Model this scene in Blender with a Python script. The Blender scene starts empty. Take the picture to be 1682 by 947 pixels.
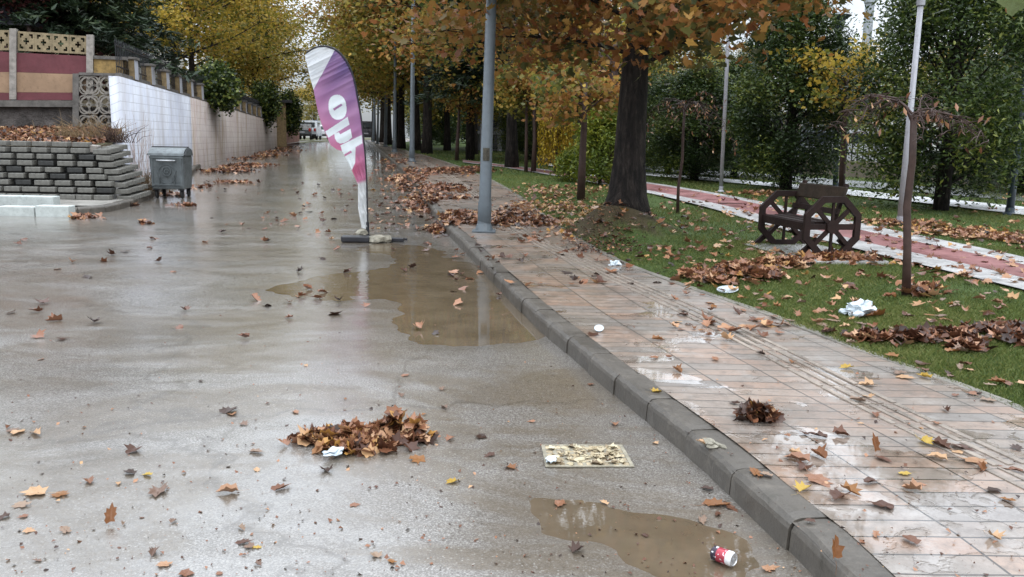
import bpy, bmesh, math, random
import numpy as np
from mathutils import Vector, Matrix, noise as mnoise
S = bpy.context.scene
COL = S.collection
random.seed(7); RNG = np.random.default_rng(7)

# ------------------------------------------------------------------ camera, sky, sun, exposure
FPX, CX, CY, CAMH = 1400.0, 841.0, 473.5, 1.5
PITCH = math.atan((CY - 230.0) / FPX); ROLL = math.radians(1.15)
cam_d = bpy.data.cameras.new('camera'); cam = bpy.data.objects.new('camera', cam_d); COL.objects.link(cam)
cam_d.sensor_fit = 'HORIZONTAL'; cam_d.sensor_width = 36.0; cam_d.lens = 36.0 * FPX / 1682.0
cam_d.clip_start = 0.05; cam_d.clip_end = 2000
cam.matrix_world = (Matrix.Translation((0, 0, CAMH)) @ Matrix.Rotation(math.pi/2 - PITCH, 4, 'X') @ Matrix.Rotation(ROLL, 4, 'Z'))
S.camera = cam
W = bpy.data.worlds.new('World'); S.world = W; W.use_nodes = True
SUN_EL, SUN_AZ = math.radians(48), math.radians(160)
nt = W.node_tree; nt.nodes.clear()
def wn(t, **k):
    n = nt.nodes.new(t)
    for a, b in k.items(): setattr(n, a, b)
    return n
sky = wn('ShaderNodeTexSky', sky_type='NISHITA', sun_disc=False, sun_elevation=SUN_EL, sun_rotation=SUN_AZ, air_density=1.0, dust_density=2.0)
tc = wn('ShaderNodeTexCoord'); sep = wn('ShaderNodeSeparateXYZ'); nt.links.new(tc.outputs['Generated'], sep.inputs[0])
cn = wn('ShaderNodeTexNoise'); cn.inputs['Scale'].default_value = 2.2; cn.inputs['Detail'].default_value = 6; cn.inputs['Roughness'].default_value = .55
mp = wn('ShaderNodeMapping'); mp.inputs['Scale'].default_value = (1, 1, 3.0); nt.links.new(tc.outputs['Generated'], mp.inputs[0]); nt.links.new(mp.outputs[0], cn.inputs[0])
cr = wn('ShaderNodeValToRGB'); cr.color_ramp.elements[0].position = .40; cr.color_ramp.elements[1].position = .56
cr.color_ramp.elements[0].color = (.5,.5,.5,1); cr.color_ramp.elements[1].color = (1,1,1,1)
nt.links.new(cn.outputs[0], cr.inputs[0])
gm = wn('ShaderNodeMapRange'); nt.links.new(sep.outputs[2], gm.inputs[0])
gm.inputs['From Min'].default_value = 0.0; gm.inputs['From Max'].default_value = 0.9
gm.inputs['To Min'].default_value = 8.0; gm.inputs['To Max'].default_value = 54.0
cc = wn('ShaderNodeVectorMath', operation='SCALE'); cc.inputs[0].default_value = (.91, .98, 1.07); nt.links.new(gm.outputs[0], cc.inputs['Scale'])
mx = wn('ShaderNodeMixRGB'); nt.links.new(cr.outputs[0], mx.inputs[0]); nt.links.new(sky.outputs[0], mx.inputs[1]); nt.links.new(cc.outputs[0], mx.inputs[2])
bg = wn('ShaderNodeBackground'); bg.inputs[1].default_value = 0.10; nt.links.new(mx.outputs[0], bg.inputs[0])
wo = wn('ShaderNodeOutputWorld'); nt.links.new(bg.outputs[0], wo.inputs[0])
sd = bpy.data.lights.new('sun', 'SUN'); sd.energy = 0.9; sd.angle = math.radians(25); sd.color = (1, .97, .92)
so = bpy.data.objects.new('sun', sd); COL.objects.link(so)
_d = Vector((math.sin(SUN_AZ)*math.cos(SUN_EL), math.cos(SUN_AZ)*math.cos(SUN_EL), math.sin(SUN_EL)))
so.rotation_euler = _d.to_track_quat('Z', 'Y').to_euler()
S.view_settings.view_transform = 'Standard'; S.view_settings.look = 'None'; S.view_settings.gamma = 1; S.view_settings.use_curve_mapping = False
S.view_settings.exposure = -0.3
S.render.engine = 'CYCLES'
try:
    S.cycles.max_bounces = 6; S.cycles.diffuse_bounces = 3; S.cycles.glossy_bounces = 3; S.cycles.transparent_max_bounces = 6
    S.cycles.use_denoising = True
except Exception: pass

# ------------------------------------------------------------------ terrain and pixel-to-place helpers
def zt(y):
    y = np.asarray(y, float); t = 2.0*np.logaddexp(0, (y-13)/2.0)
    return 1.38*(1-np.exp(-t/40.0))
def ztf(y): return float(zt(y))
def ray(px, py):
    u, v = px-CX, -(py-CY); c, s = math.cos(ROLL), math.sin(ROLL)
    u2, v2 = u*c - v*s, u*s + v*c
    return (u2, FPX*math.cos(PITCH)+v2*math.sin(PITCH), -FPX*math.sin(PITCH)+v2*math.cos(PITCH))
def at(px, py, dz=0.0):
    d = ray(px, py); dx, dzz = d[0]/d[1], d[2]/d[1]
    Y = .4
    while Y < 500 and CAMH+dzz*Y > ztf(Y)+dz: Y += .1 + Y*.004
    lo, hi = Y-(.1+Y*.004), Y
    for _ in range(24):
        m = (lo+hi)/2
        if CAMH+dzz*m > ztf(m)+dz: lo = m
        else: hi = m
    return Vector((dx*hi, hi, ztf(hi)+dz))
def atY(px, py, Y):
    d = ray(px, py); return Vector((d[0]/d[1]*Y, Y, CAMH+d[2]/d[1]*Y))
def onplane(px, py, A, B):
    """point of the vertical plane through A and B (plan points) met by the ray"""
    d = Vector(ray(px, py)); n = Vector((-(B[1]-A[1]), B[0]-A[0], 0))
    t = (n.x*A[0]+n.y*A[1])/(n.dot(d)); return Vector((0, 0, CAMH)) + d*t
def sstep(a, b, x):
    t = np.clip((x-a)/(b-a), 0, 1); return t*t*(3-2*t)

# ------------------------------------------------------------------ material helpers
def rgb(r, g, b): return (r, g, b, 1)
class M:
    def __init__(s, name, rough=.7, spec=.4, metal=0.0):
        s.m = bpy.data.materials.new(name); s.m.use_nodes = True; s.t = s.m.node_tree
        s.b = s.t.nodes['Principled BSDF']; s.out = s.t.nodes['Material Output']
        s.b.inputs['Roughness'].default_value = rough; s.b.inputs['Specular IOR Level'].default_value = spec; s.b.inputs['Metallic'].default_value = metal
    def n(s, t, **k):
        n = s.t.nodes.new(t)
        for a, b in k.items():
            if a == 'inp':
                for i, v in b.items(): n.inputs[i].default_value = v
            else: setattr(n, a, b)
        return n
    def l(s, a, b): s.t.links.new(a, b)
    def coord(s, kind='Object', scale=(1, 1, 1)):
        c = s.n('ShaderNodeTexCoord'); mp = s.n('ShaderNodeMapping'); mp.inputs['Scale'].default_value = scale
        s.l(c.outputs[kind], mp.inputs[0]); return mp.outputs[0]
    def pos(s, scale=(1, 1, 1)):
        c = s.n('ShaderNodeNewGeometry'); mp = s.n('ShaderNodeMapping'); mp.inputs['Scale'].default_value = scale
        s.l(c.outputs['Position'], mp.inputs[0]); return mp.outputs[0]
    def noise(s, vec, scale, detail=5, rough=.6, dist=0.0):
        n = s.n('ShaderNodeTexNoise'); n.inputs['Scale'].default_value = scale; n.inputs['Detail'].default_value = detail
        n.inputs['Roughness'].default_value = rough; n.inputs['Distortion'].default_value = dist
        s.l(vec, n.inputs['Vector']); return n.outputs[0]
    def ramp(s, fac, stops):
        r = s.n('ShaderNodeValToRGB'); e = r.color_ramp.elements
        while len(e) < len(stops): e.new(.5)
        for i, (p, c) in enumerate(stops):
            e[i].position = p; e[i].color = c if len(c) == 4 else (*c, 1)
        s.l(fac, r.inputs[0]); return r.outputs[0]
    def mix(s, fac, a, b, mode='MIX'):
        m = s.n('ShaderNodeMixRGB', blend_type=mode)
        for i, v in ((0, fac), (1, a), (2, b)):
            if hasattr(v, 'is_linked'): s.l(v, m.inputs[i])
            else: m.inputs[i].default_value = v if i == 0 else (*v[:3], 1)
        return m.outputs[0]
    def mr(s, v, a, b, c, d):
        m = s.n('ShaderNodeMapRange'); s.l(v, m.inputs[0])
        for i, x in enumerate((a, b, c, d)): m.inputs[i+1].default_value = x
        return m.outputs[0]
    def math(s, op, a, b=None):
        m = s.n('ShaderNodeMath', operation=op)
        for i, v in ((0, a), (1, b)):
            if v is None: continue
            if hasattr(v, 'is_linked'): s.l(v, m.inputs[i])
            else: m.inputs[i].default_value = v
        return m.outputs[0]
    def attr(s, name, kind='GEOMETRY'):
        a = s.n('ShaderNodeAttribute', attribute_name=name, attribute_type=kind); return a
    def col(s, c):
        if hasattr(c, 'is_linked'): s.l(c, s.b.inputs['Base Color'])
        else: s.b.inputs['Base Color'].default_value = (*c[:3], 1)
        return s
    def rough(s, v): s.l(v, s.b.inputs['Roughness']); return s
    def bump(s, h, strength=.4, dist=.01):
        b = s.n('ShaderNodeBump'); b.inputs['Strength'].default_value = strength; b.inputs['Distance'].default_value = dist
        s.l(h, b.inputs['Height'])
        if s.b.inputs['Normal'].is_linked: s.l(s.b.inputs['Normal'].links[0].from_socket, b.inputs['Normal'])
        s.l(b.outputs[0], s.b.inputs['Normal']); return s
def dirty(name, base, rough=.6, spec=.35, metal=0, scale=6, var=.35, bump=.25, bd=.004, dirt=(.05, .04, .03), damt=.35):
    m = M(name, rough, spec, metal); v = m.coord()
    n1 = m.noise(v, scale, 6); n2 = m.noise(v, scale*5, 4)
    c0 = tuple(x*(1-var) for x in base); c1 = tuple(min(1, x*(1+var)) for x in base)
    c = m.ramp(n1, [(.3, c0), (.7, c1)])
    d = m.ramp(n2, [(.55, (0, 0, 0)), (.75, (damt,)*3)])
    m.col(m.mix(d, c, dirt)); m.rough(m.mr(n2, .3, .7, max(.02, rough-.12), min(1, rough+.12))); m.bump(n2, bump, bd)
    return m.m
def leafmat(name, stops, trans=.35, rough=.5, attr='rnd', objrand=False):
    m = M(name, rough, .3)
    if objrand: f = m.n('ShaderNodeObjectInfo').outputs['Random']
    else: f = m.attr(attr).outputs['Fac']
    c = m.ramp(f, stops); v = m.coord(); n = m.noise(v, 45, 3)
    c = m.mix(m.mr(n, .35, .7, 0, .45), c, (.045, .022, .01)) if objrand else c
    m.col(c)
    tr = m.n('ShaderNodeBsdfTranslucent'); m.l(c, tr.inputs[0]); ms = m.n('ShaderNodeMixShader'); ms.inputs[0].default_value = trans
    m.l(m.b.outputs[0], ms.inputs[1]); m.l(tr.outputs[0], ms.inputs[2]); m.l(ms.outputs[0], m.out.inputs[0])
    return m.m

# ------------------------------------------------------------------ mesh and object helpers
def tag(o, label=None, cat=None, group=None, kind=None):
    if label: o['label'] = label
    if cat: o['category'] = cat
    if group: o['group'] = group
    if kind: o['kind'] = kind
    return o
def link(name, me, mat=None, parent=None, smooth=False):
    if mat is not None and not me.materials: me.materials.append(mat)
    if smooth: me.polygons.foreach_set('use_smooth', np.ones(len(me.polygons), bool))
    o = bpy.data.objects.new(name, me); COL.objects.link(o)
    if parent is not None: o.parent = parent
    return o
def npmesh(name, V, F, attrs=None, uv=None):
    """V (n,3); F (m,k) array of equal-sized faces"""
    V = np.asarray(V, np.float32); F = np.asarray(F, np.int32); me = bpy.data.meshes.new(name)
    me.vertices.add(len(V)); me.vertices.foreach_set('co', V.ravel())
    k = F.shape[1]; me.loops.add(F.size); me.loops.foreach_set('vertex_index', F.ravel())
    me.polygons.add(len(F)); me.polygons.foreach_set('loop_start', np.arange(0, F.size, k, dtype=np.int32))
    try: me.polygons.foreach_set('loop_total', np.full(len(F), k, np.int32))
    except Exception: pass
    if uv is not None:
        l = me.uv_layers.new(name='UVMap'); l.data.foreach_set('uv', np.asarray(uv, np.float32)[F.ravel()].ravel())
    me.update(calc_edges=True)
    for nme, a in (attrs or {}).items():
        a = np.asarray(a, np.float32)
        if a.ndim == 1: me.attributes.new(nme, 'FLOAT', 'POINT').data.foreach_set('value', a)
        else:
            if a.shape[1] == 3: a = np.hstack([a, np.ones((len(a), 1), np.float32)])
            me.attributes.new(nme, 'FLOAT_COLOR', 'POINT').data.foreach_set('color', a.ravel())
    return me
def empty(name, loc=(0, 0, 0), rz=0):
    o = bpy.data.objects.new(name, None); o.empty_display_size = .1; COL.objects.link(o); o.location = loc; o.rotation_euler.z = rz
    return o
def copy_tree(o, parent=None):
    c = o.copy(); COL.objects.link(c); c.parent = parent
    for ch in o.children: copy_tree(ch, c)
    return c
class B:
    """collects simple shapes into one bmesh"""
    def __init__(s): s.bm = bmesh.new()
    def box(s, c, d, rot=None, bev=0.0, rz=0.0, taper=None):
        r = bmesh.ops.create_cube(s.bm, size=1); vs = r['verts']
        for v in vs:
            v.co = Vector((v.co.x*d[0], v.co.y*d[1], v.co.z*d[2]))
            if taper and v.co.z < 0: v.co.x *= taper; v.co.y *= taper
        if bev:
            es = list({e for v in vs for e in v.link_edges})
            g = bmesh.ops.bevel(s.bm, geom=es, offset=bev, segments=2, affect='EDGES', profile=.5); vs = list({v for f in g['faces'] for v in f.verts} | {v for v in vs if v.is_valid})
        Mx = Matrix.Translation(c) @ (rot.to_4x4() if rot is not None else Matrix.Rotation(rz, 4, 'Z'))
        bmesh.ops.transform(s.bm, matrix=Mx, verts=vs); return vs
    def tube(s, pts, rad, seg=8, cap=True):
        pts = [Vector(p) for p in pts]; n = len(pts)
        if not hasattr(rad, '__len__'): rad = [rad]*n
        rings = []; up = None
        for i, p in enumerate(pts):
            t = (pts[min(i+1, n-1)]-pts[max(i-1, 0)]).normalized()
            if up is None: up = t.orthogonal().normalized()
            a = (up - t*up.dot(t)).normalized(); up = a; b = t.cross(a)
            rings.append([s.bm.verts.new(p+(a*math.cos(2*math.pi*k/seg)+b*math.sin(2*math.pi*k/seg))*rad[i]) for k in range(seg)])
        for i in range(n-1):
            for k in range(seg): s.bm.faces.new((rings[i][k], rings[i][(k+1) % seg], rings[i+1][(k+1) % seg], rings[i+1][k]))
        if cap:
            s.bm.faces.new(rings[0][::-1]); s.bm.faces.new(rings[-1])
        return s
    def prism(s, pts, off):
        """planar polygon (3D points) extruded by vector off"""
        off = Vector(off); a = [s.bm.verts.new(Vector(p)) for p in pts]; b = [s.bm.verts.new(Vector(p)+off) for p in pts]; n = len(a)
        s.bm.faces.new(a); s.bm.faces.new(b[::-1])
        for i in range(n): s.bm.faces.new((a[(i+1) % n], a[i], b[i], b[(i+1) % n]))
        return s
    def ring(s, c, ux, uz, off, r0, r1, seg=20):
        """flat annulus in plane (ux,uz) extruded by off"""
        c, ux, uz, off = Vector(c), Vector(ux), Vector(uz), Vector(off)
        P = [[s.bm.verts.new(c+o+(ux*math.cos(2*math.pi*k/seg)+uz*math.sin(2*math.pi*k/seg))*r) for k in range(seg)] for o in (Vector(), off) for r in (r0, r1)]
        for k in range(seg):
            j = (k+1) % seg
            s.bm.faces.new((P[0][k], P[0][j], P[1][j], P[1][k])); s.bm.faces.new((P[2][k], P[3][k], P[3][j], P[2][j]))
            s.bm.faces.new((P[1][k], P[1][j], P[3][j], P[3][k])); s.bm.faces.new((P[0][k], P[2][k], P[2][j], P[0][j]))
        return s
    def lathe(s, prof, seg=16, M4=None):
        rings = [[s.bm.verts.new(((M4 @ Vector((r*math.cos(2*math.pi*k/seg), r*math.sin(2*math.pi*k/seg), z))) if M4 else Vector((r*math.cos(2*math.pi*k/seg), r*math.sin(2*math.pi*k/seg), z)))) for k in range(seg)] for r, z in prof]
        for i in range(len(rings)-1):
            for k in range(seg): s.bm.faces.new((rings[i][k], rings[i][(k+1) % seg], rings[i+1][(k+1) % seg], rings[i+1][k]))
        s.bm.faces.new(rings[0][::-1]); s.bm.faces.new(rings[-1]); return s
    def blob(s, c, d, seed=0, amp=.25, sub=3):
        r = bmesh.ops.create_icosphere(s.bm, subdivisions=sub, radius=1)
        for v in r['verts']:
            k = 1+amp*mnoise.noise(v.co*1.7+Vector((seed*7.1, seed*3.3, 0))); v.co = Vector((v.co.x*d[0]*k, v.co.y*d[1]*k, v.co.z*d[2]*k))+Vector(c)
        return s
    def out(s, name, mat, parent=None, smooth=False):
        bmesh.ops.recalc_face_normals(s.bm, faces=s.bm.faces[:])
        me = bpy.data.meshes.new(name); s.bm.to_mesh(me); s.bm.free()
        return link(name, me, mat, parent, smooth)
def polyY(pts):
    """x as a function of y along a polyline"""
    pts = sorted([(p[1], p[0]) for p in pts]); ys = [p[0] for p in pts]; xs = [p[1] for p in pts]
    return lambda y: np.interp(y, ys, xs)
def resample(P, step):
    P = [Vector(p) for p in P]; out = [P[0].copy()]
    for a, b in zip(P[:-1], P[1:]):
        n = max(1, int((b-a).length/step))
        for i in range(1, n+1): out.append(a.lerp(b, i/n))
    return out
def smoothline(P, it=3):
    P = [Vector(p) for p in P]
    for _ in range(it):
        Q = [P[0]]
        for a, b in zip(P[:-1], P[1:]): Q += [a.lerp(b, .25), a.lerp(b, .75)]
        Q.append(P[-1]); P = Q
    return P

# ------------------------------------------------------------------ materials of the ground
def asphalt_mat():
    m = M('wet_asphalt', .4, .5); p = m.pos()
    grain = m.noise(p, 110, 4, .8); mid = m.noise(p, 14, 8, .78); big = m.noise(m.pos((.45, 1.2, 1)), 1.3, 10, .74, .5)
    stain = m.noise(m.pos((.5, 1.0, 1.0)), .9, 10, .72, .8)
    g = m.ramp(grain, [(.34, (.045, .043, .042)), (.48, (.15, .145, .14)), (.60, (.56, .55, .53))])
    mud = m.ramp(mid, [(.35, (.07, .055, .038)), (.65, (.21, .17, .12))])
    c = m.mix(m.mr(stain, .46, .54, .05, .85), g, mud)
    c = m.mix(m.mr(mid, .54, .68, 0, .55), c, (.045, .04, .036))
    vo = m.n('ShaderNodeTexVoronoi', feature='DISTANCE_TO_EDGE'); vo.inputs['Scale'].default_value = .33; wv = m.n('ShaderNodeTexNoise'); wv.inputs['Scale'].default_value = 2.5; wv.inputs['Detail'].default_value = 6; m.l(p, wv.inputs[0])
    wa = m.n('ShaderNodeVectorMath', operation='MULTIPLY_ADD'); m.l(wv.outputs['Color'], wa.inputs[0]); wa.inputs[1].default_value = (.9, .9, 0); m.l(p, wa.inputs[2]); m.l(wa.outputs[0], vo.inputs[0])
    c = m.mix(m.mr(vo.outputs[0], 0, .010, .8, 0), c, (.03, .027, .024))
    chips = m.n('ShaderNodeTexVoronoi'); chips.inputs['Scale'].default_value = 70; m.l(p, chips.inputs[0]); c = m.mix(m.mr(chips.outputs['Distance'], .12, .36, .95, 0), c, m.ramp(m.noise(p, 40, 2), [(.42, (.06, .055, .05)), (.58, (.62, .60, .56))]))
    wet = m.attr('wet').outputs['Fac']
    c = m.mix(m.math('MULTIPLY', wet, .72), c, (.095, .076, .055)); m.col(c)
    film = m.mr(big, .46, .515, 0, 1); cov = m.math('MAXIMUM', film, wet)
    speck = m.math('MULTIPLY', m.mr(grain, .42, .60, 1, .35), m.mr(cov, 0, 1, .5, 1.25))
    m.l(speck, m.b.inputs['Coat Weight'])
    m.rough(m.mix(cov, (.55, .55, .55), (.3, .3, .3)))
    m.bump(grain, .4, .004); m.bump(mid, .3, .006)
    bi = m.b.inputs; bi['Coat IOR'].default_value = 1.95
    m.l(m.mix(m.math('MULTIPLY', wet, .85), m.mix(film, (.27, .27, .27), (.06, .06, .06)), (.03, .03, .03)), bi['Coat Roughness'])
    b = m.n('ShaderNodeBump'); b.inputs['Distance'].default_value = .004; m.l(m.mix(m.math('MULTIPLY', wet, .85), m.mix(film, (.85, .85, .85), (.42, .42, .42)), (.02, .02, .02)), b.inputs['Strength'])
    m.l(m.noise(p, 60, 7, .85), b.inputs['Height'])
    b2 = m.n('ShaderNodeBump'); b2.inputs['Distance'].default_value = .015; m.l(m.mix(m.math('MULTIPLY', wet, .9), (.20, .20, .20), (.02, .02, .02)), b2.inputs['Strength'])
    m.l(m.noise(p, 13, 7, .72), b2.inputs['Height']); m.l(b.outputs[0], b2.inputs['Normal']); m.l(b2.outputs[0], bi['Coat Normal'])
    return m.m
def water_mat():
    m = M('muddy_water', .03, .5); p = m.pos(); n = m.noise(p, 3, 4); r = m.noise(m.pos((2, 1, 1)), 14, 3)
    m.col(m.ramp(n, [(.3, (.085, .064, .042)), (.7, (.13, .10, .068))])); m.b.inputs['IOR'].default_value = 1.9
    m.rough(m.mr(n, .4, .7, .01, .05)); 
    sy = m.n('ShaderNodeSeparateXYZ'); m.l(m.pos(), sy.inputs[0]); bb = m.n('ShaderNodeBump'); bb.inputs['Distance'].default_value = .012; m.l(m.mr(sy.outputs[1], 7.2, 8.6, .03, .45), bb.inputs['Strength']); m.l(m.noise(m.pos((.6, 1, 1)), 10, 4, .6), bb.inputs['Height']); m.l(bb.outputs[0], m.b.inputs['Normal']); return m.m
def concrete_mat(name, base, wetr=.35, joints=None):
    m = M(name, .5, .45); p = m.pos(); a = m.noise(p, 2.2, 6, .65, .4); b = m.noise(p, 60, 4, .7)
    c = m.ramp(a, [(.28, tuple(x*.55 for x in base)), (.5, base), (.75, tuple(x*1.35 for x in base))])
    c = m.mix(m.mr(b, .5, .75, 0, .5), c, (.05, .045, .038)); g_ = m.noise(p, 9, 6, .75, .5); c = m.mix(m.mr(g_, .52, .68, 0, .55), c, tuple(x*1.9 for x in base)); c = m.mix(m.mr(g_, .30, .42, .6, 0), c, (.03, .028, .02)); m.col(c); m.bump(g_, .35, .012)
    m.rough(m.mr(a, .3, .7, wetr, wetr+.3)); m.bump(b, .5, .005); m.bump(a, .3, .02); return m.m
def paver_mat():
    m = M('wet_pavers', .4, .5); tcn = m.n('ShaderNodeTexCoord'); uv = tcn.outputs['UV']; p = m.pos()
    def brick(w, h, off, mort, freq=2):
        b = m.n('ShaderNodeTexBrick', offset=off, offset_frequency=freq, squash=1.0)
        b.inputs['Scale'].default_value = 1; b.inputs['Brick Width'].default_value = w; b.inputs['Row Height'].default_value = h
        b.inputs['Mortar Size'].default_value = mort; b.inputs['Mortar Smooth'].default_value = .3; b.inputs['Bias'].default_value = 0
        b.inputs['Color1'].default_value = (0, 0, 0, 1); b.inputs['Color2'].default_value = (1, 1, 1, 1); b.inputs['Mortar'].default_value = (.5, .5, .5, 1)
        wob = m.n('ShaderNodeTexNoise'); wob.inputs['Scale'].default_value = 1.5; m.l(uv, wob.inputs[0])
        ad = m.n('ShaderNodeVectorMath', operation='MULTIPLY_ADD'); m.l(wob.outputs['Color'], ad.inputs[0]); ad.inputs[1].default_value = (.02, .03, 0); m.l(uv, ad.inputs[2])
        m.l(ad.outputs[0], b.inputs[0]); return b
    b1 = brick(.40, .135, 0.0, .0055)
    v = m.ramp(b1.outputs['Color'], [(0, (.25, .165, .12)), (.35, (.31, .215, .16)), (.7, (.27, .215, .175)), (1, (.21, .185, .165))])
    st = m.noise(p, 1.3, 6, .65, .8); fine = m.noise(p, 90, 4, .7); md = m.noise(p, 9, 5, .7)
    c = m.mix(m.mr(st, .42, .62, 0, .75), v, (.17, .15, .13))
    c = m.mix(m.mr(md, .48, .68, 0, .75), c, (.12, .095, .075)); c = m.mix(m.mr(m.noise(p, 4.3, 8, .75), .52, .64, 0, .5), c, (.36, .33, .30))
    c = m.mix(m.mr(fine, .5, .8, 0, .45), c, (.12, .09, .07))
    c = m.mix(b1.outputs['Fac'], c, (.045, .036, .028)); m.col(c)
    lev = m.noise(p, .9, 3, .5, .3)
    sep2 = m.n('ShaderNodeSeparateXYZ'); m.l(m.pos(), sep2.inputs[0]); near = m.mr(sep2.outputs[1], 3.0, 6.0, .10, 0.0)
    rr = m.math('ADD', m.mr(st, .35, .65, .34, .16), m.math('MULTIPLY', md, .2))
    pud = m.ramp(m.math('ADD', m.noise(p, 2.1, 5, .6, .6), near), [(.575, (0, 0, 0)), (.60, (1, 1, 1))])
    rr = m.mix(pud, rr, (.04, .04, .04)); m.rough(rr)
    m.b.inputs['Coat Weight'].default_value = .6; m.b.inputs['Coat IOR'].default_value = 1.7; m.l(m.mix(pud, (.26, .26, .26), (.03, .03, .03)), m.b.inputs['Coat Roughness'])
    hb = m.math('SUBTRACT', 1.0, b1.outputs['Fac'])
    dry = m.math('SUBTRACT', 1.0, pud)
    m.bump(m.math('MULTIPLY', hb, dry), .55, .006); m.bump(m.math('MULTIPLY', fine, dry), .35, .004); m.bump(m.math('MULTIPLY', b1.outputs['Color'], dry), .35, .004); m.bump(md, .08, .01)
    return m.m
MA, MW = asphalt_mat(), water_mat()
MK = concrete_mat('kerb_concrete', (.078, .068, .056), .3)
MPV = paver_mat()

# ------------------------------------------------------------------ the right kerb, walk edge and left kerb in plan
kb = [at(*p) for p in [(1331.5, 941), (1280, 896), (1215, 834), (1150, 770), (1062.7, 697.5), (958.6, 607.8), (858, 518), (761, 410), (733, 385), (705, 345), (677, 300), (626, 252), (600, 231.5)]]
kb = [Vector((1.42, -4, 0)), Vector((1.3, 0, 0))] + kb
kb.sort(key=lambda p: p.y)
kbl = smoothline(kb, 3)
KX = polyY(kbl)
ed = [at(*p, .13) for p in [(1682, 673), (1515, 613), (1383, 566), (1240, 509), (1120, 470), (1000, 425), (905, 365), (830, 305), (740, 268), (668, 247), (625, 236)]]
ed = [Vector((3.35, -4, 0)), Vector((3.25, 0, 0))] + ed; ed.sort(key=lambda p: p.y)
EX = polyY(smoothline(ed, 2))
YS = np.unique(np.concatenate([np.arange(-4, 1.6, .4), np.arange(1.6, 16, .1), np.arange(16, 40, .5), np.arange(40, 130.1, 2.0)]))
lk = [at(*p) for p in [(113, 353), (170, 350), (205, 343), (237, 331), (262, 318), (296, 303), (316, 287), (325, 277), (343, 266.5), (392, 257), (459, 240), (489, 235)]]
lkl = smoothline(lk, 2)
_sl = sorted([(p.y, p.x) for p in lkl]); LX = lambda y: np.where(np.asarray(y) < 14.9, -45.0, np.interp(y, [a for a, b in _sl], [b for a, b in _sl]))

# ground sheet to the horizon
def grid(name, xs, ys, zf, mat, smooth=True, attrs=None, kind='structure', label=None):
    X, Y = np.meshgrid(xs, ys); V = np.stack([X.ravel(), Y.ravel(), zf(X.ravel(), Y.ravel())], 1)
    nx, ny = len(xs), len(ys); i = np.arange(nx-1)[None, :] + np.arange(ny-1)[:, None]*nx; i = i.ravel()
    F = np.stack([i, i+1, i+1+nx, i+nx], 1)
    me = npmesh(name, V, F, attrs(V) if attrs else None); o = link(name, me, mat, smooth=smooth); tag(o, label, kind=kind); return o
mg = M('earth', .9, .2); mg.col(mg.ramp(mg.noise(mg.pos(), .4, 6), [(.3, (.05, .06, .025)), (.7, (.10, .085, .05))]))
grid('ground', np.concatenate([[-600, -200, -80], np.arange(-60, 61, 10), [80, 200, 600]]), np.concatenate([[-60, -20, 0, 5, 10], np.arange(12, 60, 2.0), [70, 90, 120, 200, 400, 900]]), lambda x, y: zt(y)-.12, mg.m)

# road: a dense height field near the camera with real hollows that hold water
def fbm(x, y, sc, oct=4, seed=0):
    r = np.random.default_rng(seed); tot = np.zeros_like(x); amp = 1.0; s = 0
    for o in range(oct):
        a = 0
        for k in range(6):
            th = r.uniform(0, 2*math.pi); f = sc*(2**o)*r.uniform(.7, 1.4); a = a+np.sin((x*math.cos(th)+y*math.sin(th))*f+r.uniform(0, 6.28)+1.3*np.sin(x*f*.37+y*f*.21+k))
        tot += amp*a/6; s += amp; amp *= .55
    return tot/s
BAS = []
for (x0, y0, x1, y1, dpt) in [(660, 490, 900, 572, .030), (600, 420, 820, 500, .020), (780, 790, 1130, 940, .008), (1010, 830, 1260, 945, .010), (400, 440, 640, 500, .013), (560, 395, 760, 425, .012)]:
    a, b = at((x0+x1)/2, y1), at((x0+x1)/2, y0); l, r = at(x0, (y0+y1)/2), at(x1, (y0+y1)/2)
    BAS.append(((l.x+r.x)/2, (a.y+b.y)/2, (r.x-l.x)/2, abs(b.y-a.y)/2, dpt))
def hroad(x, y):
    h = .0052*fbm(x, y, 1.6, 5, 3)+.006
    wx, wy = .30*fbm(x, y, 2.3, 4, 11), .45*fbm(x, y, 2.0, 4, 12)
    h = h+.0034*fbm(x, y, 6, 3, 13)+.0016*fbm(x, y, 17, 3, 14); x0, y0 = x, y; x, y = x+wx, y+wy
    for bx, by, rx, ry, d in BAS: h = h - d*np.exp(-(((x-bx)/(rx*.85))**2+((y-by)/(ry*.85))**2))
    y = y0; fade = sstep(1.0, 2.0, y)*(1-sstep(13.0, 14.6, y))
    return h*fade + .004*(1-fade)
WL = -.0005
def strip(name, ys, xl, xr, zf, mat, nx=8, cols=None, attrs=None, kind='structure', uv=False, label=None):
    t = np.linspace(0, 1, nx) if cols is None else cols; nx = len(t)
    XL, XR = xl(ys), xr(ys); X = XL[:, None]+(XR-XL)[:, None]*t[None, :]; Y = np.repeat(ys[:, None], nx, 1)
    V = np.stack([X.ravel(), Y.ravel(), zf(X.ravel(), Y.ravel())], 1); ny = len(ys)
    i = (np.arange(nx-1)[None, :]+np.arange(ny-1)[:, None]*nx).ravel(); F = np.stack([i, i+1, i+1+nx, i+nx], 1)
    U = None
    if uv:
        s = np.concatenate([[0], np.cumsum(np.hypot(np.diff(XL), np.diff(ys)))]); U = np.stack([(X-XL[:, None]).ravel(), np.repeat(s, nx)], 1)
    me = npmesh(name, V, F, attrs(V) if attrs else None, U); return tag(link(name, me, mat, smooth=True), label, kind=kind)
WETS = []
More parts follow.
